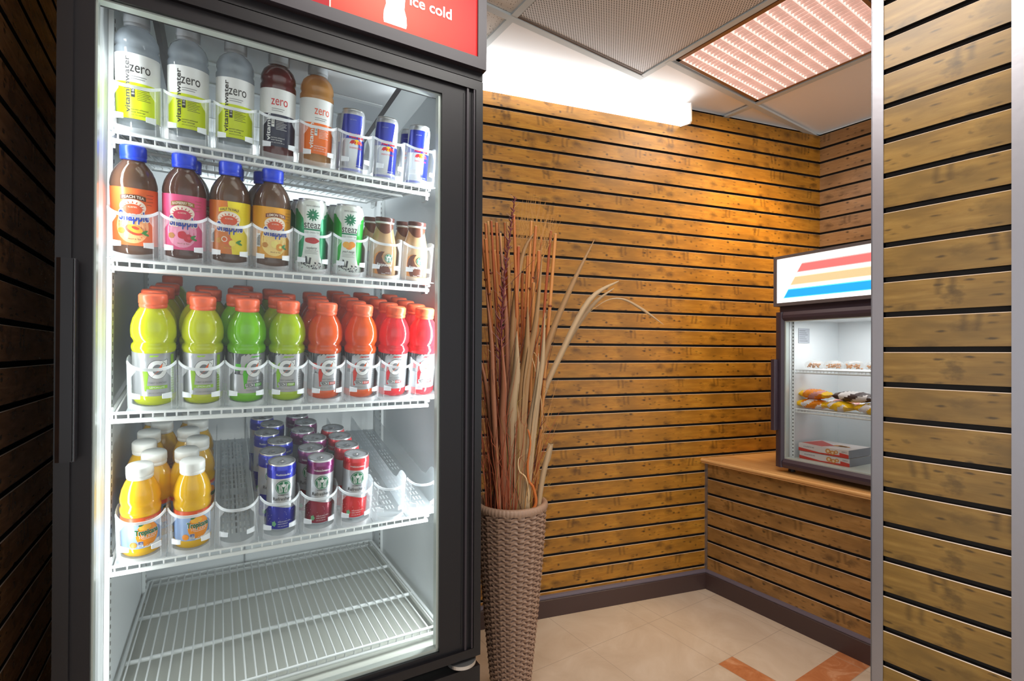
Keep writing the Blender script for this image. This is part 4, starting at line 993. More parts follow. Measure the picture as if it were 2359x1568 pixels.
def tea_bottle(kind):
    spec = {'peach': ((240, 112, 52), (250, 178, 120), 'PEACH TEA', (84, 50, 30)), 'raspberry': ((226, 84, 134), (244, 160, 190), 'RASPBERRY TEA', (150, 108, 40)),
            'half': ((214, 122, 44), (244, 222, 40), "HALF 'N HALF", (236, 208, 50)), 'lemon': ((232, 164, 44), (250, 218, 130), 'LEMON TEA', (120, 56, 34))}[kind]
    base, pale, name, plate = spec
    root = thing('tea_bottle', 'bottle', 'bottle')
    TEA = mat('tea_' + ('pink' if kind == 'raspberry' else 'brown'), (124, 90, 70) if kind != 'raspberry' else (118, 80, 68), 0.08, coat=1.0, translucent=0.4, alpha=0.86)
    mb = MB(); mb.lathe([(0.030, 0.0), (0.0355, 0.003), (0.0375, 0.010), (0.0375, 0.018), (0.0365, 0.022), (0.0365, 0.128), (0.0372, 0.133), (0.0365, 0.140), (0.0335, 0.152), (0.029, 0.162), (0.023, 0.171), (0.0175, 0.177), (0.0172, 0.182)], TEA, 32); mb.build('body', root)
    mb = MB(); BC = mat('cap_blue', (28, 66, 214), 0.35)
    mb.lathe([(0.0192, 0.179), (0.0205, 0.180), (0.0205, 0.1845), (0.0197, 0.185), (0.0205, 0.186), (0.0203, 0.203), (0.0185, 0.2055), (0.0001, 0.2055)], BC, 48, rfun=lambda r, z, a: r + (0.00045 * math.cos(24 * a) if 0.1855 < z < 0.204 else 0)); mb.build('cap', root)
    mb = MB(); R = 0.0369; A = mat('tea_label_' + kind, base, 0.35); P = mat('tea_pale_' + kind, pale, 0.35); PL = mat('tea_plate_' + kind, plate, 0.4)
    mb.band(R, 0.024, 0.128, A); R += 0.0002
    if kind == 'half': mb.quadstrip(R, [(0.024, 0.004, 0.055), (0.128, -0.005, 0.055)], P, 8)
    else: mb.disc(R, -0.003, 0.058, 0.026, 0.030, P, 26)
    R += 0.0002; W2 = mat('tea_cream', (246, 232, 214), 0.4); SU = mat('tea_sun_' + kind, (214, 84, 44) if kind != 'raspberry' else (206, 50, 84), 0.4)
    mb.disc(R, -0.002, 0.094, 0.021, 0.014, W2, 26)
    for i in range(9):
        a = PI * i / 8; mb.poly(R + 0.0001, [(-0.002 + 0.0145 * math.cos(a - 0.1), 0.091 + 0.010 * math.sin(a - 0.1)), (-0.002 + 0.0195 * math.cos(a), 0.091 + 0.0145 * math.sin(a)), (-0.002 + 0.0145 * math.cos(a + 0.1), 0.091 + 0.010 * math.sin(a + 0.1))], SU)
    mb.disc(R + 0.0001, -0.002, 0.090, 0.0150, 0.0098, SU, 22)
    mb.text(R + 0.0003, 'ALL NATURAL', -0.002, 0.094, 0.004, W2, width=0.014)
    # curved name plate
    rows = 12
    vs = []
    for i in range(rows + 1):
        x = -0.021 + 0.040 * i / rows; z = 0.112 - 7 * (x + 0.001) ** 2; vs.append((x, z))
    mb.add([mb.wp(R + 0.0003, x, z - 0.0035) for x, z in vs] + [mb.wp(R + 0.0003, x, z + 0.0045) for x, z in vs], [(i, i + 1, rows + 2 + i, rows + 1 + i) for i in range(rows)], PL)
    mb.text(R + 0.0005, name, -0.001, 0.1125, 0.0072, W2 if kind != 'half' else PBLACK, width=0.034, bold=0.01, arc=7)
    BLU = mat('tea_name_blue', (34, 62, 158), 0.4)
    mb.text(R + 0.0006, 'Snapple', 0.0, 0.0775, 0.0245, W2, width=0.050, bold=0.085, arc=-2)
    mb.text(R + 0.0009, 'Snapple', 0.0, 0.0775, 0.0235, BLU, width=0.048, bold=0.03, arc=-2)
    FRT = {'peach': ((236, 172, 60), (214, 70, 40)), 'raspberry': ((206, 30, 54), (224, 60, 80)), 'half': ((226, 104, 40), (250, 230, 90)), 'lemon': ((250, 232, 130), (230, 150, 40))}[kind]
    f1 = mat('fruit_a_' + kind, FRT[0], 0.35); f2 = mat('fruit_b_' + kind, FRT[1], 0.35); LG = mat('leaf_print_green', (62, 140, 60), 0.4)
    if kind == 'peach': mb.disc(R + 0.0003, 0.0, 0.0525, 0.0145, 0.0085, f2, 20, rot=-0.35); mb.disc(R + 0.0005, 0.001, 0.0545, 0.0125, 0.0065, f1, 20, rot=-0.35); mb.disc(R + 0.0007, 0.0015, 0.0565, 0.006, 0.0028, f2, 14, rot=-0.3)
    elif kind == 'half': mb.disc(R + 0.0003, -0.004, 0.050, 0.009, 0.008, f1, 18); mb.ring(R + 0.0004, -0.010, 0.053, 0.004, 0.0055, W2); mb.disc(R + 0.0005, 0.004, 0.046, 0.006, 0.006, f2, 18)
    else: mb.disc(R + 0.0003, -0.002, 0.0525, 0.0075, 0.0075, f1, 18, wob=0.04); mb.disc(R + 0.0005, 0.008, 0.047, 0.0078, 0.0078, f2 if kind == 'lemon' else f1, 18, wob=0.04); mb.disc(R + 0.0007, 0.009, 0.0475, 0.003, 0.003, f1 if kind == 'lemon' else f2, 12)
    for (x, z, ro) in ((0.016, 0.050, 0.5), (0.018, 0.046, -0.4)): mb.disc(R + 0.0006, x, z, 0.006, 0.0022, LG, 12, rot=ro)
    mb.disc(R + 0.0003, -0.021, 0.050, 0.006, 0.0055, mat('tea_seal', (206, 140, 50), 0.4), 12, wob=0.08)
    fine_lines(mb, R + 0.0003, -0.024, -0.018, 0.046, 0.053, 4, PL, h=0.0005)
    mb.text(R + 0.0003, 'FRUIT & TEA', 0.0, 0.036, 0.0032, PL, width=0.020)
    fine_lines(mb, R + 0.0003, 0.020, 0.034, 0.100, 0.118, 4, PL, h=0.0006)
    if kind in ('lemon', 'half'):
        mb.poly(R + 0.0003, [(-0.040, 0.045), (-0.031, 0.045), (-0.031, 0.072), (-0.040, 0.072)], PWHITE)
        for i in range(9): mb.quadstrip(R + 0.0005, [(0.048 + i * 0.0024, -0.0395, -0.0315), (0.0492 + i * 0.0024, -0.0395, -0.0315)], PBLACK, 2)
    mb.build('label', root); return root

def green_tea_can(kind):
    root = thing('green_tea_can', 'can', 'can'); WHT = mat('can_white_satin', (224, 232, 228), 0.3, metal=0.2); G = mat('can_green' if kind == 'peach' else 'can_teal', (40, 172, 60) if kind == 'peach' else (20, 148, 96), 0.3, metal=0.3)
    R = 0.0325; mb = MB(); mb.lathe([(0.026, 0.0), (0.030, 0.003), (R, 0.010), (R, 0.138), (0.030, 0.148), (0.0275, 0.153)], WHT, 32); mb.build('can_body', root)
    mb = MB(); can_lid(mb, 0.0268, 0.1555); mb.build('lid', root)
    mb = MB(); R += 0.0002
    for s_ in (-1, 1):
        rows = []
        for i in range(13):
            t = i / 12; z = 0.016 + 0.118 * t; e = 0.0225 - 0.006 * math.sin(PI * t) - (0.006 if t < 0.15 else 0); b = 0.050
            if t > 0.85: e += (t - 0.85) * 0.10
            if t < 0.15: e += (0.15 - t) * 0.14
            rows.append((z, e, b) if s_ > 0 else (z, -b, -e))
        mb.quadstrip(R, rows, G, 8)
    TG = mat('print_leaf_green', (30, 130, 92), 0.4); R += 0.0002
    for i in range(12):
        a = 2 * PI * i / 12; mb.disc(R, 0.0085 * math.cos(a), 0.123 + 0.0085 * math.sin(a), 0.0052, 0.0016, TG, 8, rot=a)
        a += PI / 12; mb.disc(R + 0.0001, 0.005 * math.cos(a), 0.123 + 0.005 * math.sin(a), 0.0036, 0.0011, TG, 8, rot=a)
    mb.text(R, 'zero calorie', 0, 0.1425, 0.0065, PGREY, width=0.028)
    mb.text(R, 'steaz', 0, 0.103, 0.0225, PBLACK, width=0.034, bold=0.0)
    mb.quadstrip(R, [(0.0905, -0.017, 0.017), (0.0938, -0.017, 0.017)], TG, 6); mb.text(R, 'ICED GREEN TEA', 0, 0.086, 0.0048, PGREY, width=0.030)
    if kind == 'peach':
        for (x, z, c) in ((-0.006, 0.068, (240, 176, 60)), (0.006, 0.069, (240, 150, 50)), (0.0, 0.0645, (90, 150, 50))): mb.disc(R + 0.0002 + abs(x) * 0.01, x, z, 0.008, 0.007, mat('peach_%d' % int(c[1]), c, 0.4), 16)
    else: mb.disc(R + 0.0002, 0.0, 0.069, 0.015, 0.0065, mat('raspberry_print', (186, 40, 44), 0.4), 20, wob=0.06)
    mb.text(R, 'peach mango' if kind == 'peach' else 'raspberry', 0.0, 0.0535, 0.0085, PBLACK, width=0.026 if kind == 'peach' else 0.022, italic=0.3)
    fine_lines(mb, R, -0.014, 0.014, 0.041, 0.047, 3, PGREY)
    mb.poly(R, [(-0.012, 0.020), (-0.002, 0.017), (0.0, 0.032), (-0.013, 0.035)], mat('print_charcoal', (66, 68, 72), 0.5))
    rnd = random.Random(3)
    for i in range(46): mb.disc(R + 0.0001 + i * 2e-6, rnd.uniform(-0.022, 0.022), rnd.uniform(0.009, 0.022), rnd.uniform(0.001, 0.003), rnd.uniform(0.0006, 0.0016), (PGREY, PBLACK)[i % 2], 6, rot=rnd.uniform(0, 3))
    mb.build('printed_wrap', root); return root

def coffee_bottle():
    root = thing('coffee_drink_bottle', 'bottle', 'bottle'); CR = mat('coffee_cream', (206, 172, 132), 0.12, coat=1.0, translucent=0.25)
    mb = MB(); mb.lathe([(0.026, 0.0), (0.0305, 0.003), (0.0325, 0.012), (0.0322, 0.062), (0.0300, 0.078), (0.0245, 0.100), (0.0205, 0.116), (0.0195, 0.124), (0.0200, 0.128)], CR, 30); mb.build('body', root)
    mb = MB(); BRN = mat('cap_brown', (86, 52, 48), 0.3); mb.lathe([(0.0215, 0.1265), (0.0222, 0.128), (0.0222, 0.1305)], mat('glass_lip', (220, 222, 220), 0.15), 28); mb.lathe([(0.0218, 0.1305), (0.0222, 0.132), (0.0222, 0.139), (0.0205, 0.1405), (0.0001, 0.1405)], BRN, 28); mb.build('cap', root)
    mb = MB(); DB = mat('sleeve_brown', (98, 56, 42), 0.35); OG = mat('sleeve_caramel', (206, 132, 62), 0.35)
    # wrap on the shoulder: brown scallop
    vs = []; n = 32
    for i in range(n + 1):
        a = -PI + 2 * PI * i / n; d = 0.5 + 0.5 * math.cos(a * 2)
        zb = 0.121 - 0.018 * d; rb = 0.0205 + (0.116 - min(0.116, zb)) * 0.25 + 0.0005
        vs.append([(rb * math.sin(a), -rb * math.cos(a), zb), (0.0204 * math.sin(a), -0.0204 * math.cos(a), 0.1255)])
    mb.add([v[0] for v in vs] + [v[1] for v in vs], [(i, i + 1, n + 2 + i, n + 1 + i) for i in range(n)], DB, True)
    R = 0.0329
    mb.quadstrip(R, [(0.010, -0.020, 0.004), (0.022, -0.022, -0.001), (0.034, -0.024, -0.004), (0.046, -0.024, -0.004), (0.056, -0.020, -0.003), (0.062, -0.012, 0.001)], OG, 8)
    mb.quadstrip(R + 0.0002, [(0.010, -0.012, 0.022), (0.020, -0.016, 0.018), (0.030, -0.020, 0.010), (0.040, -0.021, -0.002), (0.050, -0.019, -0.006), (0.058, -0.014, -0.003), (0.062, -0.007, 0.0)], DB, 8)
    green_round_emblem(mb, R + 0.0004, 0.011, 0.0475, 0.0100)
    mb.text(R + 0.0006, 'frappuccino', 0.002, 0.0325, 0.0105, PWHITE, width=0.036, italic=0.25, bold=0.01)
    mb.text(R + 0.0004, 'Mocha', 0.0, 0.0115, 0.004, PWHITE, width=0.009); mb.text(R + 0.0004, '9.5 FL OZ', 0.010, 0.0135, 0.0032, PWHITE, width=0.010)
    mb.build('label', root); return root

def sports_bottle(kind):
    liq, acc, wrap = {'yellow': ((222, 232, 34), (150, 196, 50), 's'), 'green': ((140, 226, 10), (80, 190, 30), 'f'), 'citrus': ((196, 228, 10), (140, 196, 30), 'f'),
                      'orange': ((255, 106, 30), (214, 58, 44), 'f'), 'red': ((250, 54, 66), (220, 40, 50), 'f')}[kind]
    root = thing('sports_drink_bottle', 'bottle', 'bottle')
    mb = MB(); mb.lathe([(0.026, 0.0), (0.0325, 0.003), (0.0352, 0.010), (0.0355, 0.018), (0.0345, 0.0205), (0.0345, 0.1035), (0.0358, 0.107), (0.0362, 0.112), (0.0350, 0.117), (0.0320, 0.1205), (0.0330, 0.125), (0.0362, 0.131), (0.0366, 0.142), (0.0360, 0.152), (0.0325, 0.166), (0.0265, 0.178), (0.0215, 0.185), (0.0205, 0.190)], liquid('sports_' + kind, liq, tr=0.35), 30); mb.build('body', root)
    mb = MB(); OC = mat('cap_orange', (252, 112, 70), 0.35)
    mb.lathe([(0.0215, 0.187), (0.0225, 0.1885), (0.0225, 0.193), (0.0214, 0.1937), (0.0228, 0.195), (0.0226, 0.2095), (0.0205, 0.2125), (0.0001, 0.2125)], OC, 48, rfun=lambda r, z, a: r + (0.0004 * math.cos(24 * a) if 0.1945 < z < 0.2105 else 0)); mb.build('cap', root)
    mb = MB(); R = 0.0349; AC = mat('sports_accent_' + kind, acc, 0.35); DK = mat('foil_dark', (86, 88, 92), 0.35, metal=0.4)
    mb.band(R, 0.0205, 0.1035, SILVER); R += 0.0002
    if wrap == 'f':
        mb.quadstrip(R, [(0.060, -0.036, -0.018), (0.1035, -0.060, 0.030)], DK, 10)
        mb.quadstrip(R + 0.0001, [(0.030, -0.017, -0.014), (0.062, -0.020, -0.010), (0.080, -0.016, 0.000), (0.0985, -0.004, 0.016)], AC, 6)
        mb.quadstrip(R + 0.0001, [(0.068, -0.036, -0.024), (0.082, -0.034, -0.024)], AC, 4)
    else:
        mb.quadstrip(R, [(0.030, -0.020, -0.017), (0.070, -0.023, -0.012), (0.100, -0.010, 0.004)], AC, 6)
        mb.quadstrip(R, [(0.022, 0.026, 0.034), (0.100, 0.026, 0.034)], AC, 3)
    R += 0.0003
    mb.disc(R, 0.0015, 0.0725, 0.0165, 0.0185, PBLACK, 26); mb.disc(R + 0.0002, 0.0015, 0.0725, 0.0158, 0.0178, PWHITE, 26)
    mb.poly(R + 0.0001, [(0.006, 0.080), (0.0185, 0.080), (0.0185, 0.0925), (0.0145, 0.0905), (0.006, 0.090)], PBLACK); mb.poly(R + 0.0003, [(0.006, 0.080), (0.0178, 0.080), (0.0178, 0.0915), (0.0145, 0.0898), (0.006, 0.0893)], PWHITE)
    # open bowl of the letter
    mb.disc(R + 0.0004, 0.0015, 0.0725, 0.0080, 0.0100, PGREY, 20)
    mb.poly(R + 0.0005, [(0.0015, 0.0685), (0.0105, 0.0685), (0.0105, 0.0735), (0.0015, 0.0735)], PGREY)
    mb.poly(R + 0.00055, [(0.0072, 0.0770), (0.0185, 0.0770), (0.0185, 0.0735), (0.0072, 0.0735)], PWHITE)
    BO = mat('bolt_orange', (255, 104, 30), 0.35)
    mb.poly(R + 0.0006, [(-0.0085, 0.0575), (0.0012, 0.0690), (-0.0030, 0.0700), (0.0105, 0.0855), (0.0075, 0.0740), (0.0110, 0.0730)], PBLACK)
    mb.poly(R + 0.0008, [(-0.0060, 0.0610), (0.0020, 0.0695), (-0.0018, 0.0704), (0.0100, 0.0840), (0.0068, 0.0733), (0.0100, 0.0724)], BO)
    mb.text(R, 'THIRST QUENCHER', 0.0015, 0.0465, 0.0050, PGREY, width=0.030)
    if wrap == 'f':
        mb.quadstrip(R, [(0.0335, -0.016, 0.019), (0.0415, -0.016, 0.019)], PBLACK, 6); mb.quadstrip(R + 0.0002, [(0.0343, -0.0152, 0.003), (0.0407, -0.0152, 0.003)], PWHITE, 4)
        mb.quadstrip(R + 0.0002, [(0.0343, 0.0035, 0.0183), (0.0407, 0.0035, 0.0183)], AC, 4)
        mb.text(R + 0.0004, 'FIERCE', -0.006, 0.0375, 0.0072, PBLACK, width=0.016, bold=0.03); fine_lines(mb, R + 0.0004, 0.005, 0.017, 0.0358, 0.0388, 2, PWHITE, h=0.0012)
    else:
        mb.quadstrip(R, [(0.0345, -0.016, 0.018), (0.0410, -0.016, 0.018)], AC, 5); mb.text(R + 0.0002, 'LEMON-LIME', 0.001, 0.0378, 0.0050, PWHITE, width=0.024)
    mb.text(R, '20 FL OZ (1.25 PT) 591 mL', 0.0, 0.0265, 0.0030, PGREY, width=0.027); fine_lines(mb, R, 0.026, 0.034, 0.03, 0.075, 10, PWHITE, h=0.0008)
    mb.build('label', root); return root

def juice_bottle():
    root = thing('juice_bottle', 'bottle', 'bottle')
    mb = MB(); mb.lathe([(0.026, 0.0), (0.0305, 0.003), (0.0322, 0.010), (0.0322, 0.016), (0.0312, 0.019), (0.0312, 0.080), (0.0322, 0.084), (0.0325, 0.092), (0.0300, 0.098), (0.0318, 0.104), (0.0320, 0.112), (0.0290, 0.127), (0.0235, 0.141), (0.0195, 0.148), (0.0185, 0.152)], liquid('orange_juice', (255, 206, 34), tr=0.3), 30); mb.build('body', root)
    mb = MB(); mb.lathe([(0.0205, 0.149), (0.0212, 0.1505), (0.0212, 0.155), (0.0204, 0.1556), (0.0214, 0.157), (0.0212, 0.171), (0.0195, 0.1735), (0.0001, 0.1738)], mat('cap_white', (240, 242, 238), 0.35), 48, rfun=lambda r, z, a: r + (0.00035 * math.cos(24 * a) if 0.1565 < z < 0.172 else 0)); mb.build('cap', root)
    mb = MB(); R = 0.0316; SKY = mat('juice_label_blue', (150, 178, 220), 0.35); OR = mat('juice_orange', (246, 150, 28), 0.35); OD = mat('juice_band', (240, 96, 46), 0.35); GN = mat('juice_green', (14, 104, 58), 0.4)
    mb.band(R, 0.018, 0.080, SKY); mb.band(R + 0.0002, 0.0715, 0.080, OD); R += 0.0003
    mb.text(R + 0.0002, 'ORANGE JUICE', 0.012, 0.0745, 0.0040, PWHITE, width=0.022)
    mb.disc(R + 0.0001, 0.004, 0.045, 0.019, 0.024, OR, 26); mb.disc(R + 0.0001, -0.019, 0.026, 0.006, 0.0062, OR, 18); mb.disc(R + 0.0003, -0.006, 0.0655, 0.0045, 0.0022, GN, 12, rot=0.3)
    mb.disc(R + 0.0003, 0.0, 0.060, 0.010, 0.006, mat('juice_highlight', (252, 190, 70), 0.35), 16)
    mb.text(R + 0.0004, 'Tropicana', 0.003, 0.0505, 0.0158, PWHITE, width=0.0405, bold=0.06, arc=-1.5); mb.text(R + 0.0007, 'Tropicana', 0.003, 0.0505, 0.0150, GN, width=0.039, bold=0.035, arc=-1.5)
    mb.text(R + 0.0004, '100% JUICE', 0.005, 0.0410, 0.0072, PWHITE, width=0.028); fine_lines(mb, R + 0.0004, -0.005, 0.016, 0.0360, 0.0362, 1, PWHITE)
    mb.poly(R + 0.0004, [(-0.012, 0.0215), (-0.0035, 0.0215), (-0.0035, 0.0325), (-0.012, 0.0325)], PWHITE); mb.poly(R + 0.0006, [(-0.0115, 0.0265), (-0.004, 0.0265), (-0.004, 0.032), (-0.0115, 0.032)], mat('juice_navy', (40, 62, 140), 0.4)); mb.text(R + 0.0008, '140', -0.0078, 0.0290, 0.0050, PWHITE, width=0.0058); fine_lines(mb, R + 0.0006, -0.0112, -0.0045, 0.0225, 0.0248, 2, PGREY, h=0.0008)
    mb.quadstrip(R + 0.0003, [(0.0188, -0.004, 0.028), (0.0235, 0.002, 0.028), (0.029, 0.022, 0.028)], PWHITE, 4)
    mb.build('label', root); return root

def slim_can(kind):
    top = {'blue': (20, 44, 190), 'purple': (126, 30, 104), 'red': (222, 52, 62)}[kind]; bot = {'blue': (24, 40, 168), 'purple': (150, 34, 62), 'red': (226, 44, 54)}[kind]
    root = thing('slim_drink_can', 'can', 'can'); SV = mat('can_silver', (206, 210, 216), 0.25, metal=0.5); R = 0.0285
    mb = MB(); mb.lathe([(0.022, 0.0), (0.0255, 0.003), (R, 0.010), (R, 0.140), (0.0272, 0.146), (0.0262, 0.149)], SV, 32); mb.build('can_body', root)
    mb = MB(); can_lid(mb, 0.0258, 0.1515); mb.build('lid', root)
    mb = MB(); R += 0.0002; T_ = mat('can_top_' + kind, top, 0.25, metal=0.4, coat=0.5); B_ = mat('can_low_' + kind, bot, 0.25, metal=0.4, coat=0.5)
    mb.band(R, 0.122, 0.140, T_); mb.lathe([(0.0287, 0.140), (0.0274, 0.1462), (0.0264, 0.1485)], T_, 32)
    n = 36; vs = []
    for i in range(n + 1):
        x = -PI * R + 2 * PI * R * i / n; vs.append((x, 0.0555 + 0.004 * math.cos(2 * x / R + 1.2)))
    mb.add([mb.wp(R, x, 0.008) for x, z in vs] + [mb.wp(R, x, z) for x, z in vs], [(i, i + 1, n + 2 + i, n + 1 + i) for i in range(n)], B_, True)
    R += 0.0005
    mb.text(R, {'blue': 'Blueberry Acai', 'purple': 'Raspberry Pomegranate', 'red': 'Strawberry Lemonade'}[kind], 0.0, 0.132, 0.0058, PWHITE, width=0.030 if kind == 'blue' else 0.036); fine_lines(mb, R, -0.012, 0.014, 0.129, 0.1295, 1, PWHITE)
    green_round_emblem(mb, R, 0.0, 0.1030, 0.0155)
    mb.text(R, 'STARBUCKS', 0.0, 0.0855, 0.0036, PBLACK, width=0.020, bold=0.02); mb.text(R, 'Refreshers', 0.0, 0.0770, 0.0112, PBLACK, width=0.041)
    fine_lines(mb, R, -0.010, 0.011, 0.0635, 0.067, 2, PGREY)
    rnd = random.Random(5)
    for i in range(60): mb.disc(R + 2e-6 * i, rnd.uniform(-0.085, 0.085), rnd.uniform(0.018, 0.055), 0.0005, 0.0005, PWHITE, 5)
    mb.text(R, 'SPARKLING GREEN COFFEE', 0.004, 0.0245, 0.0034, PWHITE, width=0.026); mb.text(R, 'ENERGY BEVERAGE', 0.001, 0.0195, 0.0034, PWHITE, width=0.020); mb.text(R, '12 FL OZ (355 mL)', 0.001, 0.0140, 0.0034, PWHITE, width=0.020)
    mb.disc(R, -0.017, 0.020, 0.0045, 0.006, mat('can_mark_green', (120, 190, 140), 0.4), 10, wob=0.15)
    mb.build('printed_wrap', root); return root

# ------------------------------------------------------------------ stocking the shelves
USED = set()
FRM = Matrix.Rotation(rz(FY), 4, 'Z')
def put(root, sh, u_, s_, spin=None, jit=0.0, lift=0.0022):
    y = 0.10 + s_ * CS - lift * SN; z = ZS[sh] + s_ * SN + lift * CS
    if spin is None:
        spin = math.atan2(0.229 - u_, 1.056 + y) * 0.75
    m = Matrix.Translation(FO) @ FRM @ Matrix.Translation((u_, y, z)) @ Matrix.Rotation(SA, 4, 'X') @ Matrix.Rotation(spin + jit, 4, 'Z')
    root.location = m.to_translation(); root.rotation_euler = m.to_euler()
def stock(proto, sh, u_, s_, label, group=None, jit=0.0, spin=None):
    key = proto.name
    r = proto if key not in USED else dup(proto, label, group)
    USED.add(key); r['label'] = label
    if group: r['group'] = group
    put(r, sh, u_, s_, spin, jit); return r
LIFT = 0.0035
# top shelf
vl = vitamin_bottle('lemon')
for i, (u_, t) in enumerate(((0.090, 'lime labelled water bottle beside the handle jamb on the top fridge shelf'), (0.171, 'lime labelled water bottle in the middle of the three on the top fridge shelf'), (0.2525, 'lime labelled water bottle beside the dark red one on the top fridge shelf'))):
    stock(vl, 1, u_, 0.052, t, 'flavoured water bottles on the top shelf', jit=-0.05)
stock(vitamin_bottle('berry'), 1, 0.333, 0.052, 'dark red drink bottle with a black and white label on the top fridge shelf', 'flavoured water bottles on the top shelf', jit=-0.1)
stock(vitamin_bottle('orange'), 1, 0.411, 0.052, 'amber drink bottle with an orange label on the top fridge shelf', 'flavoured water bottles on the top shelf', jit=0.15)
ec = energy_can()
EG = 'energy drink cans on the top shelf'
stock(ec, 1, 0.490, 0.046, 'blue and silver energy can beside the amber drink bottle on the top shelf', EG, jit=0.25)
stock(ec, 1, 0.568, 0.046, 'blue and silver energy can, middle of the three front ones on the top shelf', EG, jit=0.10)
stock(ec, 1, 0.648, 0.046, 'blue and silver energy can at the front of the top shelf by the hinge', EG, jit=0.2)
stock(ec, 1, 0.648, 0.105, 'blue and silver energy can behind the one by the hinge on the top shelf', EG, jit=-0.3)
stock(ec, 1, 0.490, 0.105, 'blue and silver energy can behind the one next to the amber bottle', EG, jit=1.3)
sb = juice_bottle(); 
# second shelf
TG_ = 'iced tea bottles on the second shelf'
for k_, u_, t in (('peach', 0.086, 'peach'), ('raspberry', 0.166, 'raspberry'), ('half', 0.2445, 'half'), ('lemon', 0.3225, 'lemon')):
    pr = tea_bottle(k_); d = {'peach': 'orange peach label', 'raspberry': 'pink raspberry label', 'half': 'split brown and yellow label', 'lemon': 'golden lemon label'}[k_]
    stock(pr, 2, u_, 0.050, 'blue-capped tea bottle with a %s in the front row' % d, TG_, jit={'peach': 0.0, 'raspberry': -0.05, 'half': 0.0, 'lemon': 0.22}[k_])
    if k_ != 'peach': stock(pr, 2, u_ + (0.006 if k_ != 'lemon' else -0.012), 0.128, 'blue-capped tea bottle behind the one with the %s' % d, TG_, jit=1.0)
GG = 'green tea cans on the second shelf'
gr, gp = green_tea_can('rasp'), green_tea_can('peach')
for j in range(3):
    stock(gr, 2, 0.401 - 0.004 * j, 0.046 + 0.068 * j, 'white and teal tea can with raspberries, ' + ('front', 'middle', 'rear')[j] + ' one of its row', GG, jit=0.05)
    stock(gp, 2, 0.481 - 0.004 * j, 0.046 + 0.068 * j, 'white and green tea can with peaches, ' + ('front', 'middle', 'rear')[j] + ' one of its row', GG, jit=0.05)
cb = coffee_bottle()
for (u_, s_, t) in ((0.563, 0.044, 'at the front, beside the peach tea can'), (0.552, 0.108, 'behind the front one next to the peach tea can'), (0.642, 0.044, 'at the front, beside the hinge jamb'), (0.632, 0.108, 'behind the one at the hinge jamb')):
    stock(cb, 2, u_, s_, 'small brown-capped milky coffee bottle ' + t, 'coffee drink bottles on the second shelf', jit=0.05)
# third shelf: sports drinks
SG = 'sports drink bottles on the third shelf'
cols = [('yellow', [(0.118, .052), (0.114, .127), (0.120, .202), (0.124, .277), (0.118, .50)], 'column nearest'),
        ('yellow', [(0.1985, .052), (0.190, .126), (0.208, .20), (0.200, .275)], ''),
        ('green', [(0.2765, .052), (0.262, .127), (0.290, .185), (0.266, .256), (0.278, .33)], ''),
        ('citrus', [(0.354, .052), (0.343, .126), (0.362, .196), (0.342, .29)], ''),
        ('orange', [(0.432, .052), (0.426, .126), (0.434, .20), (0.434, .274)], ''),
        ('orange', [(0.511, .052), (0.513, .127), (0.512, .202), (0.508, .277), (0.506, .35)], ''),
        ('red', [(0.589, .052), (0.592, .126), (0.586, .20), (0.582, .275), (0.578, .35)], ''),
        ('red', [(0.661, .052), (0.664, .126), (0.660, .20), (0.664, .275), (0.660, .35)], '')]
cname = ['pale yellow sports drink bottle in the column by the handle jamb', 'pale yellow sports drink bottle in the second column from the handle jamb', 'bright green sports drink bottle in the only green column', 'yellow-green sports drink bottle beside the orange columns',
         'orange sports drink bottle in the column next to the yellow-green one', 'orange sports drink bottle in the column next to the red ones', 'red sports drink bottle in the column next to the orange ones', 'red sports drink bottle in the column by the hinge jamb']
ordn = ['front', 'second row', 'third row', 'fourth row', 'rearmost row']
protos = {}
for ci, (k_, rows_, _) in enumerate(cols):
    if k_ not in protos: protos[k_] = sports_bottle(k_)
    for ri, (u_, s_) in enumerate(rows_):
        stock(protos[k_], 3, u_, s_, cname[ci] + ', ' + ordn[ri], SG, jit={0: 0.12, 1: 0.02, 2: 0.38, 3: -0.05, 4: 0.2, 5: 0.1, 6: 0.1, 7: 0.25}[ci] + (0 if ri == 0 else random.uniform(-1.5, 1.5)))
# fourth shelf: juice and slim cans
JG = 'orange juice bottles on the lowest stocked shelf'
for ci, (c0, st) in enumerate(((0.104, 1), (0.180, 1))):
    for ri in range(6):
        u_ = c0 + (-0.004, 0.012, -0.010, -0.008, 0.010, -0.008)[ri] if ci == 0 else c0 + (0.003, -0.009, 0.008, -0.012, 0.004, -0.01)[ri]
        stock(sb, 4, u_, 0.040 + 0.0615 * ri, 'white-capped orange juice bottle, %s of the row %s' % (['front', 'second', 'third', 'fourth', 'fifth', 'rearmost'][ri], ['by the handle jamb', 'beside the empty lane'][ci]), JG, jit=(0.22 if ri == 0 else random.uniform(-1.2, 1.2)))
KG = 'slim cans on the lowest stocked shelf'
for (kind, c0, n_, zig) in (('blue', 0.338, 6, (0.006, -0.007, 0.013, -0.010, 0.006, -0.013)), ('purple', 0.4165, 6, (0.006, -0.006, 0.011, -0.008, 0.007, -0.006)), ('red', 0.493, 4, (0.007, -0.002, -0.006, -0.012))):
    pr = slim_can(kind)
    for ri in range(n_):
        stock(pr, 4, c0 + zig[ri], 0.046 + 0.0605 * ri, '%s and silver slim drink can, %s in its row' % ({'blue': 'blue', 'purple': 'purple', 'red': 'red'}[kind], ['front one', 'second', 'third', 'fourth', 'fifth', 'rearmost'][ri]), KG, jit=(0.12 if ri == 0 else random.uniform(-0.9, 0.9)))

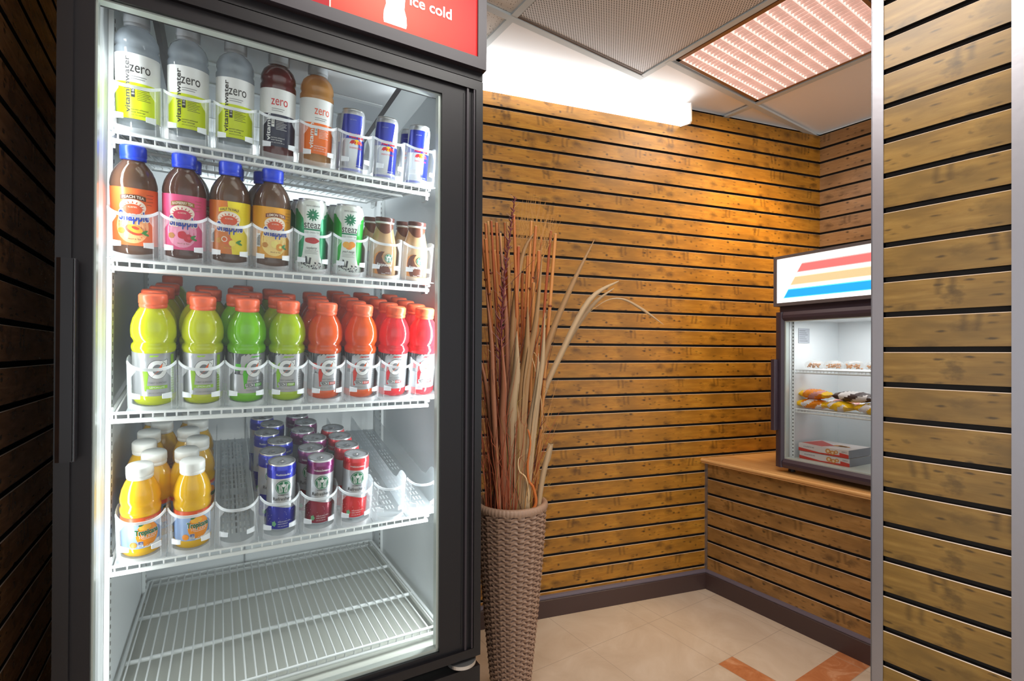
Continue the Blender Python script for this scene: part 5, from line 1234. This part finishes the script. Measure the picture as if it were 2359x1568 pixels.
# frosted plastic lane trays that hold each row
def lane_tray():
    root = thing('lane_tray', 'tray', 'tray'); w2 = 0.0385; L = 0.60; y0 = -0.008
    mb = MB()
    mb.box((-w2, y0 + 0.004, 0.0), (w2, L, 0.0015), mat('frosted_tray_floor', (206, 212, 216), 0.35, alpha=0.6, translucent=0.3))
    SLT = mat('tray_slot', (240, 246, 248), 0.4); SLD = mat('tray_slot_dark', (150, 158, 162), 0.5)
    for i in range(20):
        if i in (7, 14): continue
        for k in range(7):
            x = -0.024 + k * 0.008; y = 0.045 + i * 0.027
            mb.box((x - 0.0016, y, 0.0015), (x + 0.0016, y + 0.017, 0.00175), SLD if k == 3 else SLT)
    mb.build('slotted_floor', root)
    for s_ in (-1, 1):
        mb = MB(); x = s_ * w2; pr = [(0.02, 0.0), (L, 0.0), (L, 0.052), (0.12, 0.055)] + [(0.10 - 0.01 * i, 0.058 + 0.038 * (0.5 - 0.5 * math.cos(PI * min(1, i / 5)))) for i in range(1, 8)] + [(0.022, 0.094)]
        mb.prism(pr, 'x', x - 0.0007, x + 0.0007, TRACK); mb.build('side_wall', root)
    mb = MB(); n = 24
    def fy(t): return 0.024 - 0.034 * math.sqrt(max(0.0, 1 - t * t * 0.92))
    def zt(t): return 0.083 + 0.010 * abs(t) ** 3.5
    def strip(t0, t1, zlo, zhi, mt, m_=10, th=0.0016):
        vs = []
        for i in range(m_ + 1):
            t = t0 + (t1 - t0) * i / m_; a, b = zlo(t), zhi(t); y = fy(t); x = t * w2
            vs += [(x, y, a), (x, y, b), (x * 0.96, y + th, b), (x * 0.96, y + th, a)]
        fs = []
        for i in range(m_):
            a = i * 4; b = a + 4
            fs += [(a, b, b + 1, a + 1), (a + 1, b + 1, b + 2, a + 2), (a + 2, b + 2, b + 3, a + 3), (a + 3, b + 3, b, a)]
        fs += [(0, 1, 2, 3), (m_ * 4 + 3, m_ * 4 + 2, m_ * 4 + 1, m_ * 4)]
        mb.add(vs, fs, mt, False)
    strip(-1, 1, lambda t: zt(t) - 0.0055, zt, HOOP, n)
    mb.build('front_hoop', root)
    mb = MB()
    for s_ in (-1, 1):
        a, b = (0.80, 1.0) if s_ > 0 else (-1.0, -0.80)
        strip(a, b, lambda t: 0.0, lambda t: zt(t) - 0.005, FENCE, 4)
        a, b = (0.45, 0.82) if s_ > 0 else (-0.82, -0.45)
        strip(a, b, lambda t: 0.023 + 0.003 * (0.8 - abs(t)), lambda t: 0.034 - 0.003 * (0.8 - abs(t)) , HOOP, 5)
        a, b = (0.62, 0.82) if s_ > 0 else (-0.82, -0.62)
        strip(a, b, lambda t: 0.064 + 0.012 * (0.82 - abs(t)) / 0.2, lambda t: zt(t) - 0.005, FENCE, 4)
    strip(-0.82, 0.82, lambda t: 0.0, lambda t: 0.010 + 0.006 * t * t, FENCE, n)
    mb.build('front_fence', root)
    return root
tray = lane_tray()
lane_txt = {1: ['under the lime labelled water bottle by the handle jamb', 'under the middle lime labelled water bottle', 'under the lime labelled water bottle next to the dark red one', 'under the dark red drink bottle', 'under the amber drink bottle', 'under the energy cans next to the amber bottle', 'under the middle energy can', 'under the energy cans by the hinge jamb'],
            2: ['under the peach tea bottle', 'under the raspberry tea bottles', 'under the half brown half yellow tea bottles', 'under the lemon tea bottles', 'under the raspberry green tea cans', 'under the peach green tea cans', 'under the coffee bottles next to the tea cans', 'under the coffee bottles by the hinge jamb'],
            3: ['under the yellow sports bottles by the handle jamb', 'under the second column of yellow sports bottles', 'under the bright green sports bottles', 'under the yellow-green sports bottles', 'under the first orange sports bottles', 'under the orange sports bottles next to the red ones', 'under the red sports bottles next to the orange ones', 'under the red sports bottles by the hinge jamb'],
            4: ['under the juice row by the handle jamb', 'under the juice row next to the empty lane', 'standing empty between the juice and the blue cans', 'under the blue slim cans', 'under the purple slim cans', 'under the red slim cans', 'standing empty beside the red slim cans', 'standing empty by the hinge jamb']}
lane_u = {1: [0.090, 0.171, 0.2525, 0.333, 0.411, 0.490, 0.568, 0.646], 2: [0.088, 0.167, 0.2445, 0.3225, 0.401, 0.481, 0.5605, 0.640],
          3: [0.118, 0.1975, 0.2755, 0.3535, 0.432, 0.511, 0.589, 0.6655], 4: [0.103, 0.182, 0.2605, 0.339, 0.417, 0.495, 0.5735, 0.652]}
for k_ in (1, 2, 3, 4):
    for i, u_ in enumerate(lane_u[k_]):
        r = stock(tray, k_, u_, 0.0, 'frosted plastic lane tray ' + lane_txt[k_][i], 'lane trays on the fridge shelves', spin=0.0)
# lift the drinks onto their trays
for o in list(COL.objects):
    if o.parent is None and o.type == 'EMPTY' and o.name.split('.')[0] in ('vitamin_drink_bottle', 'energy_drink_can', 'tea_bottle', 'green_tea_can', 'coffee_drink_bottle', 'sports_drink_bottle', 'juice_bottle', 'slim_drink_can'):
        o.location += o.rotation_euler.to_matrix() @ Vector((0, 0, 0.0018))
